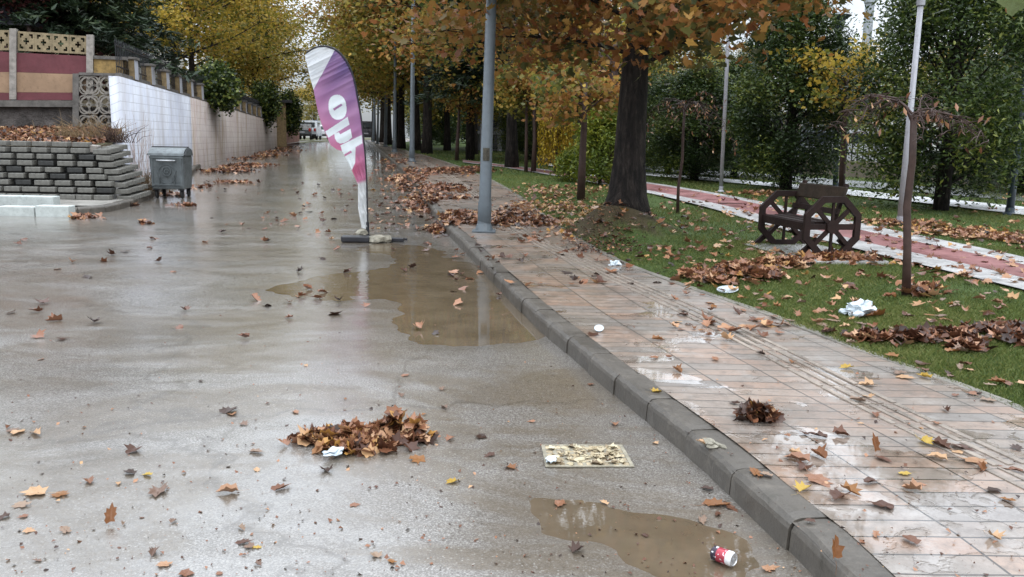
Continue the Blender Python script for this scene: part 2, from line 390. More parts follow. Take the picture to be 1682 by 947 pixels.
for (x0, y0, x1, y1) in [(730, 610, 1080, 712), (760, 770, 1300, 960), (560, 400, 900, 580), (160, 640, 470, 678), (-80, 380, 110, 408), (-90, 438, 230, 476), (300, 430, 640, 505), (430, 246, 520, 284), (250, 560, 330, 590), (560, 590, 760, 640)]:
    a, b = at((x0+x1)/2, y1), at((x0+x1)/2, y0); l, r = at(x0, (y0+y1)/2), at(x1, (y0+y1)/2); WETS.append(((l.x+r.x)/2, (a.y+b.y)/2, (r.x-l.x)/2, abs(b.y-a.y)/2))
def wet(V):
    x, y = V[:, 0], V[:, 1]; w = 1-sstep(WL+.001, WL+.020, hroad(x, y)); g = np.zeros_like(x)
    for cx, cy, rx, ry in WETS: g = np.maximum(g, 1.25-np.hypot((x-cx)/rx, (y-cy)/ry))
    k = KX(y)-x; g = np.maximum(g, (1-k/1.5)*(y < 13)*.9)
    n = fbm(x, y, 2.2, 5, 31)+.6*fbm(x, y, 11, 4, 32); return {'wet': np.clip(np.maximum(w, sstep(.15, .55, g+.30*n)*.85), 0, 1)}
ysr = np.concatenate([np.arange(-4, 1.6, .4), np.arange(1.6, 14.7, .035), np.arange(14.75, 40, .5), np.arange(40, 132, 3.0)])
# columns packed towards the kerb side, where the camera looks
tcol = np.unique(np.concatenate([np.linspace(0, .70, 30), np.linspace(.70, 1, 420)]))
strip('road', ysr, LX, lambda y: KX(y)+.01, lambda x, y: zt(y)+hroad(x, y), MA, cols=tcol, attrs=wet)
# standing water in the hollows: a level sheet that the road surface pokes through
strip('water', np.arange(1.5, 13.9, .25), lambda y: np.full_like(y, -12.0), lambda y: KX(y)+.005, lambda x, y: zt(y)+WL, MW, nx=20)

# kerb with separate stones marked by joints, laid along the line
def kerb_mesh(line, h, w, name, mat, side=1, step=.5, close=.010):
    P = resample(line, .25); P = [Vector((p.x, p.y, 0)) for p in P]
    L = [0]
    for a, b in zip(P[:-1], P[1:]): L.append(L[-1]+(b-a).length)
    def pt(s):
        s = min(max(s, 0), L[-1]); i = min(int(np.searchsorted(L, s, 'right'))-1, len(P)-2); f = (s-L[i])/max(1e-6, L[i+1]-L[i])
        a, b = P[max(0, i-1)], P[min(len(P)-1, i+2)]; t = (b-a).normalized()
        return P[i].lerp(P[i+1], f), Vector((t.y, -t.x, 0))*side
    bm = bmesh.new(); s = 0; rnd = random.Random(3)
    prof = [(.0, -.1), (.004, h-.04), (.012, h-.022), (.03, h-.004), (.06, h), (w, h-.004), (w, -.1)]
    while s < L[-1]-.05:
        e = min(s+step, L[-1]); jz, jo, tl = rnd.uniform(-.004, .004), rnd.uniform(-.005, .005), rnd.uniform(-.004, .004); rings = []
        ss = np.linspace(s+close*.5, e-close*.5, 11)
        for k, q in enumerate(ss):
            p, n = pt(q); ring = []; edge = .005 if k in (0, 10) else 0
            for j, (o, z) in enumerate(prof):
                wob = (.005*mnoise.noise(Vector((q*9, j*3.1, 1)))-.014*max(0, mnoise.noise(Vector((q*14, 7, 3)))-.25)*(1 if j in (2, 3) else 0)) if 0 < j < 5 else 0
                r = p+n*(o+jo+wob+(edge if j in (1, 2, 3) else 0)); ring.append(bm.verts.new((r.x, r.y, ztf(r.y)+z+jz+tl*(k/10)+wob-(edge if z > 0 else 0))))
            rings.append(ring)
        for a, b in zip(rings[:-1], rings[1:]):
            for j in range(len(prof)-1): bm.faces.new((a[j], a[j+1], b[j+1], b[j]))
        bm.faces.new(rings[0]); bm.faces.new(rings[-1][::-1]); s = e
    bmesh.ops.recalc_face_normals(bm, faces=bm.faces[:]); me = bpy.data.meshes.new(name); bm.to_mesh(me); bm.free()
    return tag(link(name, me, mat), kind='structure')
kerb_mesh([p for p in kbl if p.y < 120], .13, .17, 'kerb', MK, side=1)
def fill_strip(name, mat, xl, xr, ys, z): return strip(name, ys, xl, xr, lambda x, y: zt(y)+z, mat, nx=4)
fill_strip('gutter', concrete_mat('joint_mortar', (.07, .06, .05)), lambda y: KX(y)+.02, lambda y: KX(y)+.16, YS, .112)
# paved walk
def zwalk(x, y): return zt(y)+.131+.004*np.sin(x*3.1+y*1.3)*np.sin(y*2.1-x)
strip('pavement', YS, lambda y: KX(y)+.165, lambda y: EX(y)+.0, zwalk, MPV, nx=30, uv=True)
# thin edging slab
med = concrete_mat('edging', (.17, .155, .13), .3)
def edging():
    b = B(); ys = np.arange(0, 40, .5)
    for a, c in zip(ys[:-1], ys[1:]):
        p, q = Vector((float(EX(a)), a, ztf(a)+.137)), Vector((float(EX(c)), c, ztf(c)+.137)); d = (q-p).normalized()
        m4 = Matrix(((d.y, d.x, 0), (-d.x, d.y, 0), (0, 0, 1)))
        b.box((p+q)/2+Vector((.03, 0, random.uniform(-.004, .004)-.03)), (.075, (q-p).length-.006, .067), rot=m4, bev=.006)
    return tag(b.out('edging_kerb', med), kind='structure')
edging()
# guiding ribs for the blind
tl = [at(*p, .13) for p in [(1682, 782), (1419, 655), (1203, 542), (1018, 458), (850, 380)]]
tl = [tl[0]+(tl[0]-tl[1])*1.5] + tl + [Vector((float(KX(y))+1.15, y, 0)) for y in (16, 20, 26, 34)]
def ribs():
    b = B(); P = resample([Vector((p.x, p.y, 0)) for p in smoothline(tl, 2)], .29); rr = random.Random(2)
    for a, c in zip(P[:-1], P[1:]):
        d = (c-a).normalized(); n = Vector((d.y, -d.x, 0)); mid = (a+c)/2; m4 = Matrix(((d.y, d.x, 0), (-d.x, d.y, 0), (0, 0, 1)))
        for k in (-1.5, -.5, .5, 1.5):
            p = mid+n*k*.075; slope = (ztf(c.y)-ztf(a.y))
            b.box((p.x, p.y, float(zwalk(p.x, p.y))+.002+rr.uniform(-.001, .001)), (.032, (c-a).length-.02, .010), rot=m4, bev=.003)
    return tag(b.out('tactile_paving', concrete_mat('rib_concrete', (.24, .20, .165), .2)), kind='structure')
ribs()

# ------------------------------------------------------------------ lawn and park paths
TB = at(1030, 380, .13)   # foot of the big plane tree
def zlawn(x, y):
    r2 = (x-TB.x+.25)**2/1.0**2+(y-TB.y+.40)**2/1.0**2
    return zt(y)+.118+.44*np.exp(-r2*1.3)*sstep(-.05, .5, x-EX(y))+.012*np.sin(x*1.7+.3*y)*np.sin(y*.9-.4*x)
ml = M('lawn_soil', .85, .2); pp = ml.pos(); n1 = ml.noise(pp, 1.1, 6, .6); n2 = ml.noise(pp, 38, 4, .7)
cgr = ml.ramp(n2, [(.3, (.022, .035, .010)), (.55, (.06, .095, .022)), (.75, (.11, .14, .045))])
cdr = ml.ramp(n2, [(.3, (.028, .018, .010)), (.7, (.095, .066, .036))])
dm = ml.attr('dirt').outputs['Fac']
ml.col(ml.mix(ml.math('MAXIMUM', dm, ml.mr(n1, .60, .72, 0, .6)), cgr, cdr)); ml.bump(n2, .8, .02)
def lawn_dirt(V):
    r = np.hypot((V[:, 0]-TB.x+.25)/1.0, (V[:, 1]-TB.y+.45)/.95); return {'dirt': (1-sstep(.55, 1.15, r+.18*np.sin(V[:, 0]*9+V[:, 1]*7)))*.9}
strip('lawn', YS, lambda y: EX(y)+.05, lambda y: np.full_like(y, 60.0), lambda x, y: zlawn(x, y), ml.m, cols=np.concatenate([np.linspace(0, .12, 80), np.linspace(.13, 1, 30)]), attrs=lawn_dirt)
def pstrip(name, up, lo, z, mat, n=60):
    U = [at(*p, .15) for p in up]; Lw = [at(*p, .15) for p in lo]
    def rs(P):
        s = np.concatenate([[0], np.cumsum([(b-a).length for a, b in zip(P[:-1], P[1:])])]); t = np.linspace(0, s[-1], n)
        return np.stack([np.interp(t, s, [p[i] for p in P]) for i in range(2)], 1)
    u, l = rs(smoothline(U, 1)), rs(smoothline(Lw, 1)); V = []
    for k in range(n):
        for f in np.linspace(0, 1, 5):
            q = u[k]*(1-f)+l[k]*f; V.append((q[0], q[1], ztf(q[1])+z))
    F = [(k*5+j, k*5+j+1, k*5+j+6, k*5+j+5) for k in range(n-1) for j in range(4)]
    me = npmesh(name, V, F); tag(link(name, me, mat, smooth=True), kind='structure'); return u, l
mpk = M('red_path', .55, .4); v = mpk.pos(); a_ = mpk.noise(v, 1.6, 6, .65); b_ = mpk.noise(v, 45, 3, .7)
mpk.col(mpk.mix(mpk.mr(b_, .5, .75, 0, .4), mpk.ramp(a_, [(.3, (.16, .062, .060)), (.7, (.31, .135, .13))]), (.12, .06, .055))); mpk.rough(mpk.mr(a_, .35, .65, .3, .6)); mpk.bump(b_, .4, .004)
mgp = concrete_mat('pale_slabs', (.36, .35, .34), .35)
A_ = [(760, 262), (847, 272.5), (960, 285), (1068, 299), (1178, 316.5), (1260, 332), (1409, 365), (1572, 398), (1682, 421), (1900, 470)]
B_ = [(760, 262.7), (847, 273.5), (960, 287), (1071, 302), (1178, 320), (1260, 338), (1409, 377), (1572, 410), (1682, 434), (1900, 485)]
C_ = [(760, 265), (847, 276), (960, 295), (1071, 313), (1178, 334), (1260, 355), (1409, 395), (1572, 430), (1682, 456), (1900, 512)]
D_ = [(760, 266), (847, 277), (960, 297), (1071, 317), (1178, 344), (1260, 369), (1397, 406), (1487, 428), (1682, 475), (1900, 532)]
pU, _x = pstrip('path', A_, D_, .150, mgp)
_y, pL = pstrip('cycle_path', B_, C_, .155, mpk.m)
_u2, pL = pstrip('path_border', C_, D_, .1545, mgp)
mwp = concrete_mat('white_slabs', (.62, .62, .62), .4)
pstrip('footpath', [(900, 268), (1070, 284), (1220, 296), (1343, 306), (1459, 318), (1584, 330), (1682, 340), (1900, 362)], [(900, 272), (1070, 289), (1220, 301), (1379, 319), (1459, 327), (1531, 335), (1682, 353), (1900, 378)], .16, mwp)
mrd = concrete_mat('far_asphalt', (.14, .145, .15), .4)
pstrip('far_road', [(880, 258), (1070, 270), (1340, 291), (1500, 303), (1682, 317), (1900, 334)], [(880, 264), (1070, 279), (1340, 300.5), (1500, 314), (1682, 329), (1900, 348)], .14, mrd)

# ------------------------------------------------------------------ leaves: shapes
def leaf_outline(kind=0):
    # five-lobed plane-tree leaf, unit size, stem towards -y
    lob = [(0, -.40), (.14, -.36), (.42, -.34), (.36, -.14), (.54, .08), (.33, .15), (.33, .34), (.17, .34), (0, .60)]
    pts = lob + [(-x, y) for x, y in lob[-2:0:-1]]
    return np.array(pts)
LO = leaf_outline()
def leaves_mesh(name, P, size, N=None, detail=True, rnd=None, tilt=1.0, seed=0, droop=.15, curl=.25, narrow=1.0):
    """many leaves in one mesh. P (n,3) centres, size (n,)"""
    r = np.random.default_rng(seed); n = len(P); P = np.asarray(P); size = np.broadcast_to(size, (n,))
    az = r.uniform(0, 2*math.pi, n); nz = np.stack([r.normal(0, tilt, n), r.normal(0, tilt, n), np.ones(n)*(.8)], 1) if N is None else N+r.normal(0, tilt*.5, (n, 3))
    nz /= np.linalg.norm(nz, axis=1)[:, None]
    a = np.stack([np.cos(az), np.sin(az), np.full(n, -droop)], 1); a -= nz*(a*nz).sum(1)[:, None]; a /= np.linalg.norm(a, axis=1)[:, None]; b = np.cross(nz, a)
    if detail:
        O = LO; k = len(O); co = np.concatenate([[[0, 0, 0]], np.c_[O, curl*(O**2).sum(1)]]); co[0, 2] = 0
        F0 = np.array([(0, i+1, (i+1) % k+1) for i in range(k)])
    else:
        co = np.array([[0, -.5, 0], [.38, .02, .10*curl*4], [0, .55, -.02], [-.38, .02, .10*curl*4]]); F0 = np.array([(0, 1, 2), (0, 2, 3)])
    co = co*np.array([narrow, 1, 1]); k = len(co)
    cv = r.uniform(.2, 1.6, n)*np.sign(r.uniform(-.6, 1, n)); jit = r.normal(1, .22 if detail else .12, (n, k, 1)); fold = r.uniform(0, .7, n) if detail else np.zeros(n)
    V = P[:, None, :]+size[:, None, None]*jit*(co[None, :, 0:1]*b[:, None, :]*(1-.35*fold[:, None, None])+co[None, :, 1:2]*a[:, None, :]+(co[None, :, 2]*cv[:, None]+np.abs(co[None, :, 0])*fold[:, None])[:, :, None]*nz[:, None, :])
    F = (F0[None]+(np.arange(n)*k)[:, None, None]).reshape(-1, 3)
    rn = r.uniform(0, 1, n) if rnd is None else np.clip(rnd+r.normal(0, .12, n), 0, 1)
    return npmesh(name, V.reshape(-1, 3), F, {'rnd': np.repeat(rn, k)})
BROWN = [(0, (.03, .015, .010)), (.2, (.085, .035, .02)), (.42, (.20, .085, .045)), (.66, (.34, .17, .095)), (.86, (.50, .31, .17)), (1, (.42, .22, .06))]
MLIT = leafmat('fallen_leaf_litter', BROWN, .12, .28)
MLO = leafmat('fallen_brown', BROWN[:5], .08, .35, objrand=True)
MLP = leafmat('fallen_pale', [(0, (.17, .105, .08)), (1, (.31, .215, .15))], .1, .4, objrand=True)
MLY = leafmat('fallen_yellow', [(0, (.42, .26, .03)), (1, (.52, .36, .07))], .15, .38, objrand=True)
MLG = leafmat('fallen_orange', [(0, (.20, .075, .025)), (1, (.29, .13, .04))], .15, .38, objrand=True)

# ------------------------------------------------------------------ trees
def branch_skeleton(r, h, cb, R, nl, up=.55, lean=(0, 0), flat=1.0):
    """limbs as polylines with radii; returns limbs and twig end points"""
    limbs, tips = [], []
    for i in range(nl):
        f = (i+.5)/nl; z0 = cb*0.92+(h*.80-cb)*f; az = i*2.4+r.uniform(-.4, .4)
        prof = math.sin(math.pi*min(1, .18+.82*f)**.8) if f < 1 else .2
        L = R*(.55+.55*prof)*r.uniform(.85, 1.15); el = up*(.6+.9*f)+r.uniform(-.15, .15)
        p0 = Vector((lean[0]*z0, lean[1]*z0, z0)); pts = [p0]; d = Vector((math.cos(az)*math.cos(el), math.sin(az)*math.cos(el), math.sin(el)*flat))
        for k in range(5):
            d = (d+Vector((r.uniform(-.22, .22), r.uniform(-.22, .22), r.uniform(-.16, .08)))).normalized(); pts.append(pts[-1]+d*L/5)
        limbs.append((pts, .030*h/6*(1-.4*f)))
        for k in range(1, 6):
            for q in range(3):
                a2 = r.uniform(0, 6.28); dd = (d+Vector((math.cos(a2), math.sin(a2), r.uniform(-.5, .6)))*.9).normalized(); l2 = L*r.uniform(.18, .42)
                e = pts[k]+dd*l2; tips.append(e); tips.append(pts[k].lerp(e, .5)); limbs.append(([pts[k], pts[k].lerp(e, .5)+Vector((0, 0, .04)), e], .008*h/6))
    return limbs, tips
def trunk_part(h, r0, limbs, mat, parent, flare=1.5, lean=(0, 0), seed=0, thick=True, root=None):
    b = B(); n = 12; pts, rad = [], []
    for i in range(n+1):
        f = i/n; z = h*.88*f - (.15 if i == 0 else 0)
        pts.append((lean[0]*z+.04*h/8*math.sin(3*f+seed), lean[1]*z+.03*h/8*math.cos(4*f+seed)-.03*h/8, z)); rad.append(r0*((1-.78*f)+(flare-1)*math.exp(-max(0, z)/.32)))
    b.tube(pts, rad, 14)
    for v in b.bm.verts:
        k = 1+.10*mnoise.noise(Vector((v.co.x*5, v.co.y*5, v.co.z*1.6))+Vector((seed, 0, 0))); c = Vector((lean[0]*v.co.z, lean[1]*v.co.z, v.co.z)); v.co = c+(v.co-c)*k
    for pts2, rr in limbs: b.tube(pts2, [rr*(1-.75*i/(len(pts2)-1)) for i in range(len(pts2))], 6, cap=False)
    return b.out('trunk', mat, parent, smooth=True)
def clump_points(r, tips, n, sig):
    T = np.array([list(t) for t in tips]); w = r.uniform(.3, 1.5, len(T)); w /= w.sum()
    idx = r.choice(len(T), n, p=w); return T[idx]+r.normal(0, sig, (n, 3))*np.array([1, 1, .75]), idx
mbk = M('plane_bark', .85, .25); v = mbk.coord('Object', (1, 1, .35)); a_ = mbk.noise(v, 14, 6, .7, .6); b_ = mbk.noise(v, 3, 3)
mbk.col(mbk.ramp(a_, [(.3, (.006, .005, .0045)), (.55, (.018, .014, .012)), (.75, (.042, .033, .028))])); rid = mbk.noise(mbk.coord('Object', (1, 1, .16)), 11, 5, .7, 1.0); mbk.col(mbk.mix(mbk.mr(rid, .40, .56, .75, 0), mbk.ramp(a_, [(.3, (.010, .008, .007)), (.55, (.032, .025, .021)), (.75, (.085, .07, .058))]), (.004, .003, .003))); mbk.bump(rid, 1.0, .06); mbk.bump(a_, .9, .03)
MBK = mbk.m
MBR = dirty('young_bark', (.055, .032, .026), .6, .3, scale=9, bump=.5)
PLANE = leafmat('plane_leaves', [(0, (.04, .06, .02)), (.28, (.16, .165, .04)), (.5, (.32, .23, .05)), (.70, (.36, .18, .05)), (.85, (.24, .095, .034)), (1, (.60, .42, .11))], .55, .5)
RUST = leafmat('rusty_plane_leaves', [(0, (.035, .045, .018)), (.22, (.11, .11, .032)), (.42, (.20, .13, .036)), (.65, (.30, .13, .036)), (.85, (.17, .06, .024)), (1, (.42, .24, .06))], .45, .5)
GOLD = leafmat('golden_leaves', [(0, (.04, .055, .012)), (.28, (.15, .155, .026)), (.52, (.36, .27, .045)), (.8, (.50, .34, .055)), (1, (.30, .14, .035))], .5, .5)
OLIVE = leafmat('olive_leaves', [(0, (.04, .055, .014)), (.35, (.14, .15, .03)), (.7, (.33, .27, .05)), (1, (.45, .27, .06))], .5, .5)
EVER = leafmat('evergreen_leaves', [(0, (.010, .020, .007)), (.5, (.036, .062, .016)), (.8, (.085, .12, .026)), (1, (.24, .26, .055))], .3, .35)
DARKG = leafmat('conifer_needles', [(0, (.008, .015, .008)), (.5, (.02, .036, .016)), (1, (.05, .07, .026))], .15, .5)
LIME = leafmat('lime_leaves', [(0, (.06, .09, .015)), (.5, (.13, .17, .02)), (1, (.26, .26, .03))], .35, .45)
YEL = leafmat('yellow_leaves', [(0, (.28, .20, .02)), (.5, (.50, .37, .03)), (1, (.42, .25, .03))], .35, .45)
PLANTED = {}
def leafy(kind, h, cb, R, nl, nleaf, lsize, lmat, seed, tr=.18, detail=False, lean=(0, 0), sig=.22, bias=0.0, flare=1.5):
    """a broadleaf tree made once: Empty > trunk, crown"""
    r = np.random.default_rng(seed); rr = random.Random(seed); root = empty(kind)
    limbs, tips = branch_skeleton(rr, h, cb, R, nl, lean=lean)
    trunk_part(h, tr, limbs, MBK, root, lean=lean, seed=seed, flare=flare)
    P, idx = clump_points(r, tips, nleaf, sig*R/2.5)
    ph = r.uniform(0, 1, len(tips))[idx]*.75+.12+bias
    me = leaves_mesh('crown', P, r.uniform(.7, 1.3, nleaf)*lsize, detail=detail, rnd=ph, seed=seed+1, tilt=.7)
    link('crown', me, lmat, root); return root
def put(root, loc, label, cat='tree', group=None, rz=0, sc=1.0, zs=None):
    root.location = loc; root.rotation_euler.z = rz; root.scale = (sc, sc, zs or sc); return tag(root, label, cat, group)
def dupl(root, *a, **k): return put(copy_tree(root), *a, **k)

# the big plane tree by the walk
big = leafy('plane_tree', 7.1, 2.5, 2.8, 20, 20000, .125, RUST, 11, tr=.27, detail=True, lean=(.012, 0), sig=.27, flare=1.85)
put(big, (TB.x, TB.y, ztf(TB.y)+.16), 'big plane tree with dark flaring trunk and orange leaves beside the walk', group='plane trees along the walk')
pt1 = leafy('plane_tree', 11.5, 3.2, 3.6, 18, 16000, .17, PLANE, 21, tr=.20, flare=1.35, sig=.3)
pt2 = leafy('plane_tree', 12.0, 2.8, 4.0, 18, 16500, .18, OLIVE, 22, tr=.18, flare=1.35, sig=.3, bias=.15)
pt3 = leafy('plane_tree', 12.5, 3.0, 4.2, 18, 17000, .17, GOLD, 23, tr=.19, flare=1.35, sig=.3)
GW = 'plane trees along the walk'
put(pt1, at(838, 275, .13), 'plane tree with dark leaning trunk between first post and yellow weeping shrub', group=GW)
dupl(pt1, at(699, 252, .13), 'plane tree with thick trunk just right of the second lamp post', group=GW, rz=2, sc=1.15)
dupl(pt2, at(683, 247, .13), 'olive leaved plane tree behind the second lamp post', group=GW, rz=1)
dupl(pt1, at(662, 243, .13), 'plane tree with rusty leaves between the second and third lamp posts', group=GW, rz=4)
dupl(pt2, at(650, 240, .13), 'plane tree close behind the third lamp post', group=GW, rz=3, sc=1.1)
pt2.location = at(640, 237, .13); tag(pt2, 'olive leaved plane tree beyond the fourth lamp post', 'tree', GW)
dupl(pt1, at(628, 233.5, .13), 'rusty plane tree near the far end of the walk', group=GW, rz=2.6, sc=1.1)
dupl(pt2, at(616, 231.0, .13), 'last plane tree of the row at the end of the walk', group=GW, rz=5, sc=1.1)
# far street end and the mass behind the park
GP = 'trees filling the back of the park'
for i, (x, y, src, s, zz, lab) in enumerate([
    (735, 247, pt2, 1.0, 0, 'olive tree behind the dark spruce'), (775, 254, pt1, 1.0, 0, 'rusty tree rising behind the first lamp post'),
    (905, 252, pt2, .95, 0, 'olive tree in the park behind the yellow weeping shrub'), (965, 262, pt1, .9, 0, 'rusty tree far behind the lime shrub'),
    (1090, 250, pt2, .80, 0, 'olive tree behind the dark evergreen masses'),
    (1385, 268, pt3, .46, 0, 'golden half-bare tree between the two big evergreens'),
    (1660, 262, pt2, .66, 0, 'olive tree behind the rightmost evergreen'), (1560, 258, pt3, .62, 0, 'golden tree behind the rightmost evergreen'), (1240, 262, pt1, .50, 0, 'rusty low tree behind the left evergreen')]):
    dupl(src, at(x, y, .1), lab, group=GP, rz=i*1.3, sc=s)
GL = 'golden trees behind the left wall'
pt3.location = (-13.6, 35, 2.0); pt3.scale = (.8,)*3; tag(pt3, 'golden tree rising just behind the stained wall', 'tree', GL)
for i, (x, y, z, src, s, lab) in enumerate([(-15.5, 42, 2, pt3, .9, 'golden tree further down behind the stained wall'), (-17, 50, 2, pt2, .9, 'olive tree behind the far end of the wall'),
    (-15.6, 52, 1.3, pt3, .85, 'golden tree hanging over the far end of the wall'), (-20.5, 66, 1.3, pt2, .95, 'olive tree beyond the far wall at the street end'), (-23, 80, 1.3, pt3, .9, 'golden tree by the street end on the left'),
    (-26, 112, 1.3, pt2, .65, 'distant olive tree closing the street on the left'), (-13.5, 124, 1.3, pt1, .7, 'distant rusty tree closing the street'), (-30, 62, 2, pt3, 1.15, 'tall golden tree far behind the wall'), (-22, 36, 2, pt3, 1.0, 'golden tree in the garden behind the dark conifer')]):
    dupl(src, (x, y, z), lab, group=GL, rz=i*1.9+.5, sc=s)

# evergreens of the park
def bushy(kind, h, R, nleaf, lsize, lmat, seed, cb=.35, narrow=.55, tr=.12, top=.75, asym=1.0):
    r = np.random.default_rng(seed); root = empty(kind); b = B()
    b.tube([(0, 0, -.1), (.02, 0, h*.35), (0, .02, h*.85)], [tr*1.3, tr, tr*.3], 10)
    nc = 150; C = []
    for i in range(nc):
        f = r.uniform(0, 1); z = cb+(h-cb)*f; rad = R*(math.sin(math.pi*min(1, (f*.80+.16)))**.7)*(1-.35*f); a = r.uniform(0, 6.28); q = rad*math.sqrt(r.uniform(.25, 1))
        C.append((q*math.cos(a), q*math.sin(a), z))
    C = np.array(C)
    for c in C[::3]: b.tube([(0, 0, max(.2, c[2]*.6)), (c[0]*.5, c[1]*.5, c[2]*.85), tuple(c)], [tr*.25, tr*.15, .008], 5, cap=False)
    b.out('trunk', MBK, root, True)
    idx = r.integers(0, nc, nleaf); P = C[idx]+r.normal(0, R*.13, (nleaf, 3))*np.array([1, 1, 1.2]); ph = r.uniform(0, .8, nc)[idx]+.1
    me = leaves_mesh('crown', P, r.uniform(.7, 1.3, nleaf)*lsize, detail=False, rnd=ph, seed=seed+1, tilt=.9, droop=.6, narrow=narrow); link('crown', me, lmat, root); return root
GE = 'bushy evergreens in the park'
ev1 = bushy('evergreen_tree', 5.0, 1.55, 42000, .10, EVER, 31, cb=.5)
put(ev1, at(1290, 312, .12), 'bushy dark evergreen standing behind the wheel bench', group=GE)
ev2 = bushy('evergreen_tree', 5.6, 1.95, 50000, .10, EVER, 32, cb=.6)
put(ev2, at(1545, 345, .12), 'largest bushy evergreen, behind the bare weeping tree', group=GE)
for i, (x, y, src, s, zs, lab) in enumerate([(1140, 297, ev1, .85, .62, 'dark evergreen just right of the big plane trunk'), (1096, 286, ev2, .7, .5, 'low dark evergreen behind the thin bare sapling'), (1205, 290, ev2, .75, .6, 'dark evergreen behind the grey park post'),
    (1700, 318, ev1, 1.35, 1.15, 'evergreen at the right edge behind the dark post'),
    (1015, 277, ev2, .9, .8, 'dark evergreen hidden behind the big plane trunk'), (925, 268, ev1, 1.0, .8, 'dark evergreen behind the yellow weeping shrub'), (870, 262, ev2, .8, .6, 'dark low evergreen left of the yellow weeping shrub'),]):
    o = dupl(src, at(x, y, .12), lab, group=GE, rz=i*2.1, sc=s, zs=zs)
for i, (x, Y, s, src) in enumerate([(-7, 85, 1.5, ev2), (-3, 70, 1.5, ev1), (1, 62, 1.4, ev2), (4.5, 58, 1.5, ev1), (9, 60, 1.4, ev2), (14, 64, 1.6, ev1), (-10.5, 100, 1.6, ev1), (-5, 60, 1.0, ev1), (7, 47, 1.0, ev2), (-1.2, 50, .8, ev2)]):
    dupl(src, (x, Y, ztf(Y)), 'dark low tree mass seen between the plane trunks at the back of the park', 'tree', group='dark low trees at the back of the park', rz=i*1.7, sc=s, zs=s*.95)
lime = bushy('lime_shrub', 2.1, .85, 7000, .10, LIME, 41, cb=.05, narrow=.6, tr=.04)
put(lime, at(985, 303, .12), 'lime green feathery shrub left of the big plane trunk', 'shrub')
lm2 = bushy('low_shrub', .8, .55, 2500, .09, LIME, 42, cb=.0, tr=.02); put(lm2, at(935, 297, .12), 'small green shrub beside the yellow weeping shrub', 'shrub')

# conifers
def conifer(kind, h, R, n, mat, seed, cb=.5, sz=.28):
    r = np.random.default_rng(seed); root = empty(kind); b = B(); b.tube([(0, 0, -.1), (0, 0, h*.5), (0, 0, h)], [.2*h/10, .12*h/10, .02], 10)
    C = []
    for i in range(130):
        f = (i+.5)/130; z = cb+(h-cb)*f; L = R*(1-f)**.8*r.uniform(.75, 1.1); a = i*2.4
        e = Vector((math.cos(a)*L, math.sin(a)*L, z-.22*L)); b.tube([(0, 0, z), (e.x*.5, e.y*.5, z-.02*L), e], [.03, .02, .006], 5, cap=False)
        for t in np.linspace(.2, 1, 10): C.append((e.x*t, e.y*t, z-.22*L*t*t))
    b.out('trunk', MBK, root, True); C = np.array(C); idx = r.integers(0, len(C), n); P = C[idx]+r.normal(0, .11, (n, 3))*np.array([1.6, 1.6, .5])
    me = leaves_mesh('crown', P, r.uniform(.6, 1.2, n)*sz, detail=False, seed=seed, tilt=.5, droop=.7, narrow=.32, rnd=r.uniform(.1, .8, len(C))[idx]); link('crown', me, mat, root); return root
sp = conifer('spruce_tree', 9.5, 2.3, 20000, DARKG, 51, cb=2.4)
put(sp, at(772, 262, .13), 'dark spruce rising between the second post and the first post', 'conifer')
cf = conifer('cedar_tree', 7.8, 3.7, 34000, DARKG, 52, cb=2.3, sz=.3)
put(cf, (-12.9, 25.0, 1.6), 'dark spreading cedar behind the painted garden fence', 'conifer')
rd = leafy('purple_tree', 5.0, 1.0, 2.0, 12, 6000, .13, leafmat('purple_leaves', [(0, (.03, .012, .012)), (.6, (.09, .028, .026)), (1, (.14, .05, .03))], .3, .5), 54, tr=.08, sig=.3)
put(rd, (-13.4, 23.6, 1.6), 'dark purple leaved tree in front of the cedar', 'tree')

# ------------------------------------------------------------------ saplings, weeping trees
def sapling(px, py, topx, topy, r0, label, crown=None, seed=0, cr=.9, n=1500, mat=PLANE, name='young_tree'):
    p = at(px, py, .12); root = empty(name, p); t = atY(topx, topy, p.y)-p; b = B(); rr = random.Random(seed); pts = [Vector((0, 0, -.05)), t*.33+Vector((rr.uniform(-.03, .03), 0, 0)), t*.66+Vector((rr.uniform(-.03, .03), 0, 0)), t]
    b.tube(pts, [r0*1.25, r0, r0*.85, r0*.5], 9); tips = []
    for i in range(14):
        z0 = t*(.62+.38*rr.random()); a = rr.uniform(0, 6.28); L = cr*rr.uniform(.5, 1.0); e = z0+Vector((math.cos(a)*L, math.sin(a)*L, L*rr.uniform(.1, .9))); tips += [e, z0.lerp(e, .6)]
        b.tube([z0, z0.lerp(e, .5)+Vector((0, 0, .05)), e], [r0*.3, r0*.2, .004], 5, cap=False)
    b.out('trunk', MBR, root, True)
    if n:
        r = np.random.default_rng(seed); P, idx = clump_points(r, tips, n, .22); me = leaves_mesh('crown', P, r.uniform(.7, 1.3, n)*.12, detail=False, rnd=r.uniform(.2, .9, len(tips))[idx], seed=seed); link('crown', me, mat, root)
    return tag(root, label, 'tree', 'young trees in the park')
sapling(954, 328, 962, 135, .075, 'young tree with knobbly reddish trunk left of the big plane tree', seed=61, cr=1.1, n=2200, mat=PLANE)
sapling(876, 283, 880, 120, .07, 'thin dark young tree beside the second plane tree', seed=62, cr=1.3, n=2200, mat=PLANE)
sapling(864, 282, 866, 150, .05, 'slim young tree just left of another thin young tree', seed=63, cr=1.2, n=1600, mat=OLIVE)
sapling(750, 263, 755, 160, .07, 'young tree on the walk edge left of the first lamp post', seed=64, cr=1.4, n=1800, mat=PLANE)
sapling(1382, 322, 1392, 120, .065, 'thin dark young tree behind the wheel bench', seed=65, cr=1.3, n=1500, mat=GOLD)
